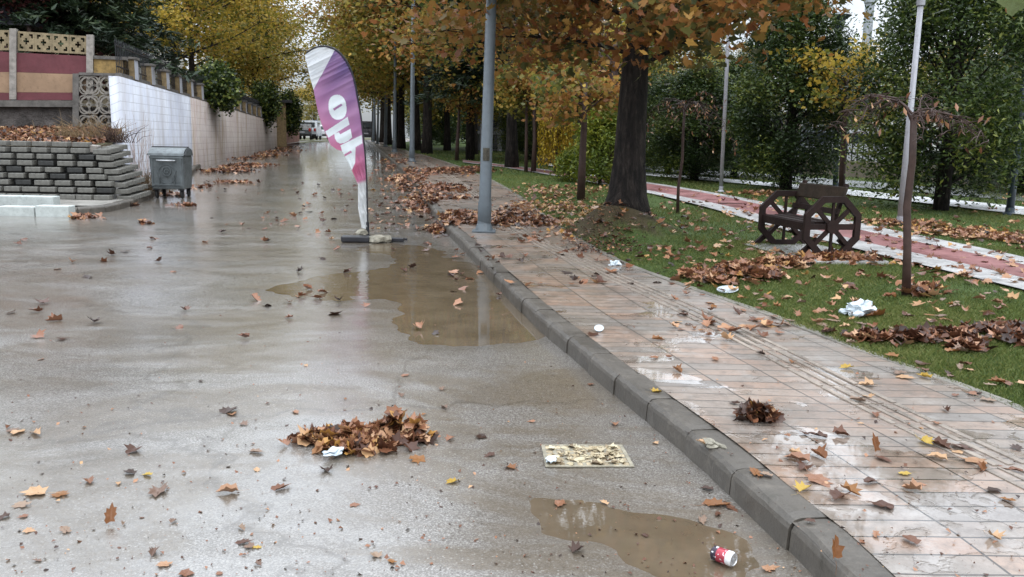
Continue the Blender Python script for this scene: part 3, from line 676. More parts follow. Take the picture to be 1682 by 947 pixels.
sapling(1003, 300, 1012, 60, .13, 'dark trunked tree half hidden by the big plane trunk', seed=66, cr=1.8, n=2600, mat=OLIVE)
def weeping(px, py, topx, topy, r0, R, label, seed, nb=22, leaves=60, drop=.7, kids=4, name='weeping_tree'):
    p = at(px, py, .12); root = empty(name, p); t = atY(topx, topy, p.y)-p; rr = random.Random(seed)
    b = B(); pts = [Vector((0, 0, -.05))]+[t*f+Vector((rr.uniform(-.02, .02), rr.uniform(-.02, .02), 0)) for f in (.25, .5, .75)]+[t]
    b.tube(pts, [r0*1.2, r0, r0*.95, r0*.9, r0*.8], 10); b.out('trunk', MBR, root, True)
    b = B(); ends = []
    for i in range(nb):
        a = i*2.4+rr.uniform(-.3, .3); L = R*rr.uniform(.55, 1.1); rise = rr.uniform(.0, .16); d0 = Vector((math.cos(a), math.sin(a), 0)); pts = [t+Vector((0, 0, rr.uniform(-.15, 0)))]
        dp = drop*rr.uniform(.4, 1.1)
        for k in range(1, 8):
            f = k/7; pts.append(t+d0*L*f+Vector((rr.uniform(-.03, .03), rr.uniform(-.03, .03), rise*math.sin(f*math.pi*.7)*2-dp*f**2.2*L)))
        b.tube(pts, [r0*.32*(1-.85*k/7) for k in range(8)], 5, cap=False)
        for k in range(2, 8):
            for q in range(kids//2):
                dd = Vector((rr.uniform(-1, 1), rr.uniform(-1, 1), rr.uniform(-.9, .2))).normalized()*L*rr.uniform(.1, .28); b.tube([pts[k], pts[k]+dd*.5+Vector((0, 0, .01)), pts[k]+dd], [.006, .004, .002], 4, cap=False); ends.append(pts[k]+dd)
    b.out('branches', MBR, root, True)
    if leaves:
        P = np.array([list(rr.choice(ends)) for _ in range(leaves)])+np.random.default_rng(seed).normal(0, .03, (leaves, 3)); me = leaves_mesh('crown', P, .085, detail=False, seed=seed, narrow=.5, tilt=1.4, droop=2.0); link('crown', me, MLIT, root)
    return tag(root, label, 'tree', 'young trees in the park')
weeping(1489, 485, 1501, 188, .036, .78, 'small bare weeping tree with red brown stem and drooping twigs on the near lawn', 71, nb=10, leaves=45, kids=8, drop=.7)
weeping(1113, 350, 1125, 172, .028, 1.0, 'thin bare weeping sapling right of the big plane trunk', 72, nb=12, leaves=130, drop=.9, kids=4)
def weep_shrub():
    p = at(912, 285, .12); root = empty('weeping_shrub', p); r = np.random.default_rng(81); b = B(); H = 2.2; b.tube([(0, 0, -.05), (0, 0, H*.9)], [.06, .04], 8); P = []
    for i in range(90):
        a = r.uniform(0, 6.28); R = .62*math.sqrt(r.uniform(.15, 1)); z1 = H*(1-.25*(R/.62)**2); pts = [(0, 0, H*.9), (R*.6*math.cos(a), R*.6*math.sin(a), H), (R*math.cos(a), R*math.sin(a), z1*.93), (R*math.cos(a), R*math.sin(a), r.uniform(.15, .9))]
        b.tube(pts, [.01, .008, .005, .003], 4, cap=False)
        for q in np.linspace(0, 1, 40): P.append((pts[2][0], pts[2][1], pts[2][2]*(1-q)+pts[3][2]*q))
    P = np.array(P)+r.normal(0, .035, (len(P), 3)); b.out('trunk', MBR, root); link('crown', leaves_mesh('crown', P, .10, detail=False, seed=82, narrow=.55, droop=2.5), YEL, root)
    tag(root, 'yellow weeping shrub with hanging leaf strands on the lawn', 'shrub')
weep_shrub()

# ------------------------------------------------------------------ lamp posts
MGAL = dirty('grey_post_paint', (.10, .12, .135), .45, .5, scale=3, var=.15, bump=.08)
MWHP = dirty('white_post_paint', (.34, .34, .37), .4, .5, scale=4, var=.12, bump=.05)
MDRK = dirty('dark_post_paint', (.035, .05, .065), .4, .5, scale=4, bump=.05)
def post(px, py, topx, topy, r0, r1, label, mat=MGAL, h=8.0, base=True, group='grey street lamp posts along the walk', name='street_lamp', head=True, sticker=False, band=False):
    p = at(px, py, .135); root = empty(name, p); t = atY(topx, topy, p.y)-p; t = t.normalized(); b = B()
    ax = [Vector(t)*z for z in (0, .42, .46, h)]; b.tube([ax[0], ax[1], ax[2], ax[3]], [r0*1.05, r0*1.05, r0*.92, r1], 16); b.out('pole', mat, root, True)
    if base:
        b = B(); b.box((0, 0, .012), (r0*3.6, r0*3.0, .024), bev=.004)
        for a in range(4): b.tube([(r0*1.4*math.cos(a*1.57+.785), r0*1.2*math.sin(a*1.57+.785), .02), (r0*1.4*math.cos(a*1.57+.785), r0*1.2*math.sin(a*1.57+.785), .055)], .012, 6)
        b.lathe([(r0*1.45, .02), (r0*1.3, .06), (r0*1.07, .12), (r0*1.03, .16)], 16); b.out('base_plate', mat, root)
    if sticker:
        z = 1.12; b = B(); sx = math.pi*-.5
        pts = [(r0*.965*math.sin(a), -r0*.965*math.cos(a)) for a in np.linspace(-.55, .55, 9)]
        for (x0, y0), (x1, y1) in zip(pts[:-1], pts[1:]): b.prism([t*z+Vector((x0, y0, -.09)), t*z+Vector((x1, y1, -.09)), t*z+Vector((x1, y1, .09)), t*z+Vector((x0, y0, .09))], (0, .003, 0))
        st = dirty('poster', (.045, .04, .03), .6, scale=30, var=.9, dirt=(.25, .22, .15), damt=.9); tag(b.out('sticker', st, root), 'dark torn sticker')
    if band:
        b = B(); b.lathe([(r0*.9, 0), (r0*.92, .3)], 14, Matrix.Translation(t*3.9)); b.out('band', dirty('orange_band', (.5, .25, .03), .5), root)
    if head:
        b = B(); e = t*h; b.tube([e-t*.1, e+Vector((-.6, 0, .12)), e+Vector((-1.2, 0, .16))], [r1, r1*.7, r1*.6], 8); b.out('arm', mat, root, True)
        b = B(); b.box(e+Vector((-1.5, 0, .16)), (.62, .22, .11), bev=.04); b.out('lamp_head', mat, root)
    return tag(root, label, 'street lamp', group)
post(795, 380, 807, 0, .095, .05, 'nearest grey lamp post on the walk with torn sticker and leaf heap', h=7.5, sticker=True)
post(676.5, 265, 679, 0, .10, .05, 'second grey lamp post along the walk with orange band', h=8.5, band=True)
post(648, 249, 649.5, 60, .10, .05, 'third grey lamp post along the walk', h=7.5)
post(633, 240.5, 635, 110, .10, .06, 'fourth grey lamp post along the walk', h=6.6)
post(620, 236, 621, 190, .09, .05, 'fifth, short looking grey lamp post far along the walk', h=4.6)
post(613, 233, 614, 190, .09, .05, 'sixth distant grey lamp post by the parked dark car', h=5.6)
def park_lamp(px, py, tx, ty, r0, h, mat, label):
    p = at(px, py, .12); root = empty('park_lamp', p); t = (atY(tx, ty, p.y)-p).normalized(); b = B(); b.tube([t*0, t*h*.5, t*(h*.5+.01), t*h], [r0, r0, r0*.88, r0*.82], 12); b.out('pole', mat, root, True)
    b = B(); b.lathe([(r0*1.9, -.02), (r0*1.9, .02), (r0*1.15, .05), (r0*1.1, .14)], 12); b.out('base_plate', mat, root)
    b = B(); Mx = Matrix.Translation(t*h); b.lathe([(r0*1.2, -.12), (r0*1.25, .03), (r0*2.0, .12), (r0*2.2, .3), (r0*4.5, .42), (r0*1.0, .5)], 14, Mx); b.out('lamp_head', mat, root)
    return tag(root, label, 'park lamp', 'posts of the park lamps')
park_lamp(1478, 368, 1512, 10, .055, 3.75, MWHP, 'white park lamp post beside the bare weeping tree')
park_lamp(1184, 315, 1193, 130, .045, 9.5, MWHP, 'thin pale park post right of the big plane tree')
park_lamp(1658, 352, 1688, 90, .075, 5.0, MDRK, 'dark blue grey post at the right edge of the lawn')
park_lamp(1372, 308, 1374, 200, .07, 4.0, MDRK, 'dark blue post beside the road behind the wheel bench')

# ------------------------------------------------------------------ the left: wall, fence, stacked blocks
def wall_mat(name, c0, c1, stain, sa):
    m = M(name, .75, .3); t = m.n('ShaderNodeTexCoord'); b = m.n('ShaderNodeTexBrick', offset=.5)
    b.inputs['Scale'].default_value = 1; b.inputs['Brick Width'].default_value = .40; b.inputs['Row Height'].default_value = .20; b.inputs['Mortar Size'].default_value = .006; b.inputs['Mortar Smooth'].default_value = .4
    m.l(t.outputs['UV'], b.inputs[0]); p = m.pos((1, 1, .16)); n = m.noise(p, 2.6, 6, .7); n2 = m.noise(m.pos(), 1.1, 5, .6); f = m.noise(m.pos(), 50, 3)
    c = m.mix(m.mr(n2, .35, .65, 0, 1), c0, c1); c = m.mix(m.mr(n, .46, .68, 0, sa), c, stain); c = m.mix(m.math('MULTIPLY', b.outputs['Fac'], m.mr(n2, .35, .6, .15, .6)), c, (.12, .11, .11)); m.col(c)
    m.bump(m.math('SUBTRACT', 1.0, b.outputs['Fac']), .4, .008); m.bump(f, .3, .004); return m.m
WA = at(203, 304, .1); WB = at(457, 239.2, .1)
def wall_z(px, py): return onplane(px, py, WA, WB)
dirw = (Vector((WB.x-WA.x, WB.y-WA.y, 0))).normalized(); nw = Vector((dirw.y, -dirw.x, 0))   # towards the road
if nw.x < 0: nw = -nw
def wallseg(name, ax, bx, mat, parent, topf, th=.22):
    A, Bq = onplane(ax, 260, WA, WB), onplane(bx, 245, WA, WB); n = 24; V, F, U = [], [], []
    for i in range(n+1):
        q = A.lerp(Bq, i/n); q.z = 0; d = (q-Vector((WA.x, WA.y, 0))).length; zb, ztp = ztf(q.y)-.05, topf(q)
        for off, z in ((0, zb), (0, ztp), (-th, ztp), (-th, zb)):
            V.append(q+nw*off+Vector((0, 0, z))); U.append((d, z+(.1 if off else 0)))
    for i in range(n):
        for j in range(3): F.append((i*4+j, i*4+4+j, i*4+5+j, i*4+1+j))
    F.append((0, 1, 2, 3)); F.append((n*4+3, n*4+2, n*4+1, n*4))
    return link(name, npmesh(name, [tuple(v) for v in V], F, uv=U), mat, parent)
wtopA, wtopB = wall_z(203, 127), wall_z(457, 202)
def wtop(q):
    f = (q.y-wtopA.y)/(wtopB.y-wtopA.y); return wtopA.z+(wtopB.z-wtopA.z)*f
wr = empty('block_wall', (WA.x, WA.y, ztf(WA.y))); wr.location = (0, 0, 0)
MWW = wall_mat('white_block_paint', (.46, .48, .55), (.56, .58, .63), (.30, .26, .23), .55)
MWP = wall_mat('stained_block_paint', (.40, .33, .31), (.50, .45, .42), (.26, .19, .12), .85)
tag(wallseg('painted_wall', 203, 316, MWW, wr, wtop), 'clean bluish white painted blockwork')
tag(wallseg('stained_wall', 316, 458, MWP, wr, wtop), 'pinkish stained blockwork')
tag(wr, 'long blockwork wall, white near the bin and stained further on, with piers on top', 'wall')
b = B(); C0 = wall_z(203, 127); C1 = wall_z(457, 202)
MCOP = dirty('coping', (.11, .10, .09), .7); MPIER = dirty('pier_ochre', (.20, .145, .075), .7, scale=10, damt=.6); MIR = dirty('black_iron', (.012, .012, .016), .45, .5)
nseg = 14
for i in range(nseg):
    p = C0.lerp(C1, i/nseg); q = C0.lerp(C1, (i+1)/nseg); b.tube([p-nw*.11+Vector((0, 0, .03)), q-nw*.11+Vector((0, 0, .03))], .10, 4)
b.out('coping', MCOP, wr)
LEN = (C1-C0).length; npier = int(LEN/1.55)
piers = []
for i in range(npier):
    p = C0.lerp(C1, (i*1.55+1.1)/LEN)-nw*.12; b = B(); rz = math.atan2(dirw.y, dirw.x)
    b.box(p+Vector((0, 0, .27)), (.30, .24, .46), rz=rz); pr = b.out('pier', MPIER, wr); b = B(); b.box(p+Vector((0, 0, .53)), (.38, .32, .06), rz=rz, bev=.01); b.out('cap', MCOP, pr); piers.append(p)
    b = B(); b.box(p+nw*.122+Vector((0, 0, .27)), (.30, .01, .46), rz=rz); b.out('render', MWW, pr)
b = B()
for z in (.25, .72): b.tube([C0-nw*.14+Vector((0, 0, z)), C1-nw*.14+Vector((0, 0, z))], .018, 6)
d = 0
while d < LEN:
    p = C0.lerp(C1, d/LEN)-nw*.14; b.tube([p+Vector((0, 0, .1)), p+Vector((0, 0, .80))], .011, 4); b.tube([p+Vector((0, 0, .80)), p+Vector((0, 0, .87))], [.014, .001], 4); d += .13
b.out('railing', MIR, wr)
# wall beyond
wr2 = empty('garden_wall'); WC, WD = Vector((WB.x, WB.y, 0)), at(492, 232.5, .1)
def far_wall():
    b = B(); a = WC+dirw*.3; n = 10
    P = [a.lerp(Vector((WD.x, WD.y, 0)), i/n) for i in range(n+1)]
    for p, q in zip(P[:-1], P[1:]):
        z0, z1 = ztf(p.y), ztf(q.y); d = (q-p).normalized(); nn = Vector((d.y, -d.x, 0))*.3; b.prism([p+Vector((0, 0, z0)), q+Vector((0, 0, z1)), q+Vector((0, 0, z1+1.75)), p+Vector((0, 0, z0+1.95))], -nn)
    b.out('wall', dirty('red_render', (.26, .13, .10), .8, scale=2), wr2)
    b = B(); b.box((WC.x, WC.y, ztf(WC.y)+1.25), (.9, .9, 2.5), rz=.3); g = b.out('gate_pier', MPIER, wr2); b = B(); b.box((WC.x, WC.y, ztf(WC.y)+2.58), (1.6, 1.3, .16), rz=.3); b.out('cap', MIR, g)
    tag(wr2, 'reddish garden wall with ochre gate pier beyond the stained wall', 'wall')
far_wall()
def hedge(px0, px1, Y, z0, z1, seed, label):
    r = np.random.default_rng(seed); a, c = atY(px0, 200, Y), atY(px1, 200, Y); n = 5000; R = (c.x-a.x)/2; root = empty('ivy_bush', ((a.x+c.x)/2, Y, z0)); P = r.normal(0, 1, (n, 3)); P /= np.linalg.norm(P, axis=1)[:, None]; P *= (r.uniform(.5, 1, n)**.4)[:, None]
    P *= (1+.28*np.sin(P[:, 0:1]*5+seed)*np.sin(P[:, 2:3]*6+seed)+.2*np.sin(P[:, 1:2]*7+P[:, 0:1]*4)); P = P*np.array([R, 1.0, (z1-z0)/2])+np.array([0, 0, (z1-z0)/2])+r.normal(0, .12, (n, 3)); link('crown', leaves_mesh('crown', P, .13, detail=False, seed=seed), EVER, root); b = B(); b.tube([(0, 0, 0), (0, 0, (z1-z0)*.6)], .04, 6); b.out('stem', MBR, root); tag(root, label, 'shrub', 'bushes growing over the left wall')
hedge(340, 385, 30.5, ztf(30.5)+2.0, ztf(30.5)+3.3, 91, 'dark bush spilling over the stained wall')
hedge(420, 455, 44, ztf(44)+1.5, ztf(44)+3.3, 92, 'dark bush by the gate pier at the end of the stained wall')
hedge(462, 490, 50, ztf(50)+.9, ztf(50)+3.0, 93, 'bush over the reddish garden wall')

# painted garden fence
FA, FB = Vector((-15, 18.6)), Vector((-9.0, 20.6))
def fp(px, py, dz=0): return onplane(px, py, FA, FB)
fdir = Vector((FB.x-FA.x, FB.y-FA.y, 0)).normalized(); fn = Vector((fdir.y, -fdir.x, 0))     # towards the camera
def fquad(bb, x0, y0, x1, y1, th, front=0.0, y0b=None, y1b=None):
    y0b = y0 if y0b is None else y0b; y1b = y1 if y1b is None else y1b
    P = [fp(x0, y0), fp(x1, y0b), fp(x1, y1b), fp(x0, y1)]; bb.prism([p+fn*front for p in P], -fn*th)
fr = empty('garden_fence')
MRED = dirty('maroon_paint', (.13, .038, .045), .7, scale=2.5, var=.2, damt=.25); MTAN = dirty('tan_paint', (.29, .19, .12), .75, scale=2.5, var=.2, damt=.3); MCON = dirty('grey_concrete', (.27, .245, .22), .8, scale=8); MLAT = dirty('ochre_lattice', (.24, .19, .115), .8, scale=10)
MDKC = dirty('dark_concrete', (.12, .11, .10), .8, scale=8); MBRD = dirty('ochre_render', (.26, .17, .06), .7, scale=5, var=.5, damt=.7)
for (x0, x1) in ((-40, 17), (27, 147)):
    yA = lambda x: 84+(x-27)*.05
    b = B(); fquad(b, x0, 86 if x0 > 0 else 83, x1, 118, .10, 0, y0b=92 if x0 > 0 else 85, y1b=122 if x0 > 0 else 118); b.out('red_panel', MRED, fr)
    b = B(); fquad(b, x0, 118.3, x1, 151, .10, .0, y0b=122.3 if x0 > 0 else 118, y1b=152); b.out('tan_panel', MTAN, fr)
    b = B(); fquad(b, x0, 151.3, x1, 164, .10, .002, y0b=152.3, y1b=164); b.out('red_plinth', MRED, fr)
for x, y in ((22, 47), (148, 57)):
    b = B(); fquad(b, x-5.5, y, x+5.5, 163, .22, .08); b.out('post', MCON, fr)
def lattice(bb, P00, P10, P11, P01, n, pat, th):
    """solid cells of a pattern on a bilinear patch"""
    for j, row in enumerate(pat):
        for i, ch in enumerate(row):
            if ch != '#': continue
            f = lambda u, v: P00.lerp(P10, u).lerp(P01.lerp(P11, u), v)
            bb.prism([f(i/n, j/n), f((i+1)/n, j/n), f((i+1)/n, (j+1)/n), f(i/n, (j+1)/n)], -fn*th)
PAT = ['#########', '#..###..#', '#.#####.#', '####.####', '###...###', '####.####', '#.#####.#', '#..###..#', '#########']
for k in range(4):
    b = B(); x0 = 29+k*28.3; x1 = x0+28; yt = lambda x: 50.5+(x-29)*.075; yb = lambda x: 82.5+(x-29)*.055
    lattice(b, fp(x0, yt(x0)), fp(x1, yt(x1)), fp(x1, yb(x1)), fp(x0, yb(x0)), 9, PAT, .09); b.out('lattice_block', MLAT, fr)
for k in range(2):
    b = B(); x0 = -12-k*28.5; x1 = x0+28; lattice(b, fp(x0, 49), fp(x1, 49), fp(x1, 82), fp(x0, 82), 9, PAT, .09); b.out('lattice_block', MLAT, fr)
b = B(); fquad(b, -40, 164.3, 122, 175, .30, .10, y0b=165, y1b=175.5); b.out('concrete_beam', MDKC, fr)
b = B(); fquad(b, -40, 175.5, 205, 232, .25, -.03); b.out('footing', dirty('dark_rubble', (.085, .075, .07), .9, scale=3, var=.6, bump=1, bd=.05), fr)
b = B(); fquad(b, 154, 96, 202, 122, .35, .02, y0b=98, y1b=124); pr = b.out('ochre_pier', MBRD, fr); b = B(); fquad(b, 152, 91, 208, 96.5, .40, .06, y0b=93.5, y1b=98.5); b.out('cap', MDKC, pr)
tag(fr, 'concrete garden fence painted maroon and tan with ochre lattice on top', 'fence')
ls = empty('lattice_panel')
b = B(); fquad(b, 121, 121, 131, 216, .16, .16); fquad(b, 196, 123, 202, 235, .16, .16); fquad(b, 131, 119, 196, 123.5, .14, .15, y0b=121, y1b=125); b.out('frame', MDKC, ls)
b = B()
for j in range(3):
    for i in range(2):
        c = fp(147.5+i*32.5, 140+j*32)+fn*.12; w = (fp(164, 140)-fp(147, 140)).length; 
        b.ring(c, fdir, (0, 0, 1), -fn*.07, w*.74, w*.92, 24)
        for sx, sy in ((1, 1), (1, -1), (-1, 1), (-1, -1)): b.ring(c+fdir*w*.46*sx+Vector((0, 0, w*.46*sy))+fn*.004, fdir, (0, 0, 1), -fn*.066, w*.40, w*.54, 16)
        b.ring(c+fn*.006, fdir, (0, 0, 1), -fn*.06, w*.1, w*.26, 12)
    pass
b.out('lattice', dirty('weathered_lattice', (.22, .20, .175), .85, scale=12), ls)
tag(ls, 'weathered grey lattice of interlocking rings beside the white wall', 'lattice panel')

# raised bed above the stacked blocks
def bed_z(x, y): return ztf(16.4)+1.10+ (np.asarray(y)-16.9)*.10
xs = np.linspace(-22, -7.9, 60); 
def bedX(y): return np.interp(y, [16.7, 17.4, 19.5, 21], [-8.35, -8.15, -8.9, -9.3])
strip('planting_bed', np.linspace(16.75, 21, 20), lambda y: np.full_like(y, -22.0), bedX, lambda x, y: bed_z(x, y)+.05*fbm(x, y, 3, 3, 9), mg.m, nx=60)
# the stack of blocks
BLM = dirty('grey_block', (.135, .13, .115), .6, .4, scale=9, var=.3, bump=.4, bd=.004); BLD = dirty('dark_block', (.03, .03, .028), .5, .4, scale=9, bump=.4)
rowy = [236.5, 246.5, 257, 268, 278.5, 289, 300, 311, 322.5]; ends = [148, 147, 157, 157, 171, 177, 186, 187, 184]
names = ['top', 'second', 'third', 'fourth', 'fifth', 'sixth', 'seventh', 'eighth', 'lowest']
base_b = atY(100, 335, 16.1).z
def blockmesh(w, d, h, seed):
    b = B(); b.box((0, 0, 0), (w, d, h), bev=.012)
    bmesh.ops.recalc_face_normals(b.bm, faces=b.bm.faces[:]); me = bpy.data.meshes.new('paving_block'); b.bm.to_mesh(me); b.bm.free(); return me
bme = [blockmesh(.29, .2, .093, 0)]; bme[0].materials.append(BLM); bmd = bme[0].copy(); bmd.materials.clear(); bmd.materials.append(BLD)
rb = random.Random(5)
for r_ in range(9):
    Y = 16.12+(8-r_)*.055; z = atY(100, rowy[r_], Y).z-.0; step = .385 if r_ < 7 else .345
    xr = atY(ends[r_], rowy[r_], Y).x-.16; k = 0
    if r_ == 8: step = .325
    while True:
        x = xr-k*step-(0)
        if x < -10.6: break
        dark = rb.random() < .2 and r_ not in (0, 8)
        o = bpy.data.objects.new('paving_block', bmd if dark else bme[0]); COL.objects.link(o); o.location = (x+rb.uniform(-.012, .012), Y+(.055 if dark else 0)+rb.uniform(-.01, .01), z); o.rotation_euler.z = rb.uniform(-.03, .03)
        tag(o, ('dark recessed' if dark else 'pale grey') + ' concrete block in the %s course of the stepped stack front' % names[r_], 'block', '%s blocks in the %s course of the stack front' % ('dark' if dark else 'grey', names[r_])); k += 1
# side flank, running back towards the white wall
bs = blockmesh(.26, .215, .093, 1); bs.materials.append(BLM)
for r_ in range(8):
    fx, fy = [164, 169, 173, 182, 188, 193, 198, 203][r_], [250, 260, 271.5, 282.5, 293, 304, 315, 326][r_]
    for k in range(5):
        f = (k+.5)/5; q0_, q1_ = atY(fx, fy, 16.3), atY(fx+35, fy-10, 17.4); o = bpy.data.objects.new('paving_block', bs); COL.objects.link(o); o.location = q0_.lerp(q1_, f); d2 = q1_-q0_
        o.rotation_euler = (rb.uniform(-.03, .03), rb.uniform(-.05, .05), math.atan2(d2.y, d2.x)-math.pi/2+rb.uniform(-.05, .05))
        tag(o, 'grey concrete block in the %s course of the stack side beside the white wall' % names[r_], 'block', 'grey blocks in the %s course of the stack side' % names[r_])
b = B(); b.box(atY(147, 243, 16.7), (.36, .25, .14), rot=Matrix.Rotation(.12, 3, 'Y') @ Matrix.Rotation(.2, 3, 'Z'), bev=.012)
tag(b.out('paving_block', MCON), 'larger loose pale block lying tilted on top of the stack corner', 'block')
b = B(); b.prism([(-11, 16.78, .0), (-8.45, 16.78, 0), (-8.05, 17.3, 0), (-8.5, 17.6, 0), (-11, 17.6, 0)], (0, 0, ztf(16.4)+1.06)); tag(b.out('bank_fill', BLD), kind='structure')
# kerb on the left and its infill
kerb_mesh([Vector((-45, lk[0].y, 0)), Vector((-20, lk[0].y, 0))]+lkl, .13, .16, 'kerb_left', MK, side=-1)
mlw = concrete_mat('left_walk_concrete', (.24, .225, .2), .35)
strip('pavement_left', np.concatenate([np.arange(15.05, 30, .2), np.arange(30, 75, 1.5)]), lambda y: np.where(y < 18.2, -26.0, np.interp(y, [18.2, 19.5, WA.y, WB.y, 78], [-12, -9.6, WA.x-.1, WB.x-.1, float(LX(78))-1.5])), lambda y: np.interp(y, [a for a, b in _sl], [b for a, b in _sl])-.15, lambda x, y: zt(y)+.125, mlw, nx=4)
MWK = dirty('whitewashed_kerb', (.44, .47, .45), .6, .4, scale=7, var=.15, damt=.35)
for k, (x0, x1, yt, yb, Yq, lab) in enumerate([(57, 113, 337, 356, lk[0].y-.30, 'white painted kerb stone lying nearest the grey kerb'), (-4, 56, 338, 357, lk[0].y-.30, 'white painted kerb stone at the left picture edge, lower one'), (-20, 88, 323, 336, lk[0].y+.25, 'white painted kerb stone of the upper step behind')]):
    a, c = atY(x0, (yt+yb)/2, Yq), atY(x1, (yt+yb)/2, Yq); b = B(); b.box(((a.x+c.x)/2, Yq+.12, a.z-.01), (c.x-a.x-.01, .24, .21), bev=.015)
    tag(b.out('kerb_stone', MWK), lab, 'kerb stone', 'white painted kerb stones')

# ------------------------------------------------------------------ bin on wheels
def dumpster():
    p = at(284, 324.5); root = empty('waste_container', p, .10); root.scale = (.90, .95, .98); Wd, Dp, z0, z1 = .76, .72, .20, 1.02
    MG = dirty('galvanised_steel', (.12, .135, .14), .42, .5, .4, scale=5, var=.35, bump=.15, damt=.5); MR = dirty('rubber', (.02, .02, .02), .7)
    b = B(); b.box((0, 0, (z0+z1-.12)/2), (Wd, Dp, z1-z0-.12), bev=.03, taper=.93); body = b.out('body', MG, root)
    b = B()
    for s in (-1, 1):
        b.box((s*(Wd/2-.06), -Dp/2-.002, .58), (.035, .03, .62)); 
    b.box((0, -Dp/2-.004, .30), (Wd*.86, .02, .03)); b.box((0, -Dp/2-.008, z1-.155), (Wd*.98, .03, .04))
    for s in (-.5, .5): b.tube([(s*.34, -Dp/2-.012, .28), (s*.30, -Dp/2-.014, .45), (s*.42, -Dp/2-.014, .6)], .012, 6)
    b.ring((0, -Dp/2-.02, .58), (1, 0, 0), (0, 0, 1), (0, .03, 0), .085, .105, 24); b.ring((0, -Dp/2-.017, .58), (1, 0, 0), (0, 0, 1), (0, .03, 0), .03, .045, 16)
    b.ring((-.0, -Dp/2-.013, .52), (1, 0, 0), (0, 0, 1), (0, .02, 0), .19, .20, 24); b.out('ribs', MG, body)
    b = B(); b.tube([(-.2, -Dp/2, .80), (-.2, -Dp/2-.05, .80), (.2, -Dp/2-.05, .80), (.2, -Dp/2, .80)], .018, 8); b.out('handle', dirty('bright_steel', (.45, .46, .47), .35, .5, .6), body, True)
    b = B(); pr = [(math.cos(a)*(Dp/2+.02), z1-.12+math.sin(a)*.17) for a in np.linspace(0, math.pi, 12)]
    b.prism([(-Wd/2-.015, y, z) for y, z in pr], (Wd+.03, 0, 0)); b.out('lid', MG, root)
    b = B(); b.tube([(-Wd/2-.03, -Dp/2-.01, z1-.11), (-Wd/2-.03, 0, z1+.06), (Wd/2+.03, 0, z1+.06), (Wd/2+.03, -Dp/2-.01, z1-.11)], .012, 6); b.out('lid_frame', MIR, root)
    for sx in (-1, 1):
        for sy in (-1, 1):
            b = B(); x, y = sx*(Wd/2-.1), sy*(Dp/2-.1); b.box((x, y, z0-.015), (.12, .12, .02)); b.box((x-.035, y+.03, .13), (.008, .07, .14)); b.box((x+.035, y+.03, .13), (.008, .07, .14)); w = b.out('caster', MIR, root)
            b = B(); b.lathe([(.08, -.022), (.092, -.012), (.092, .012), (.08, .022)], 18, Matrix.Translation((x, y+.05, .092)) @ Matrix.Rotation(math.pi/2, 4, 'Y')); b.out('wheel', MR, w, True)
    tag(root, 'grey galvanised waste container on four wheels against the white wall', 'waste container')
dumpster()

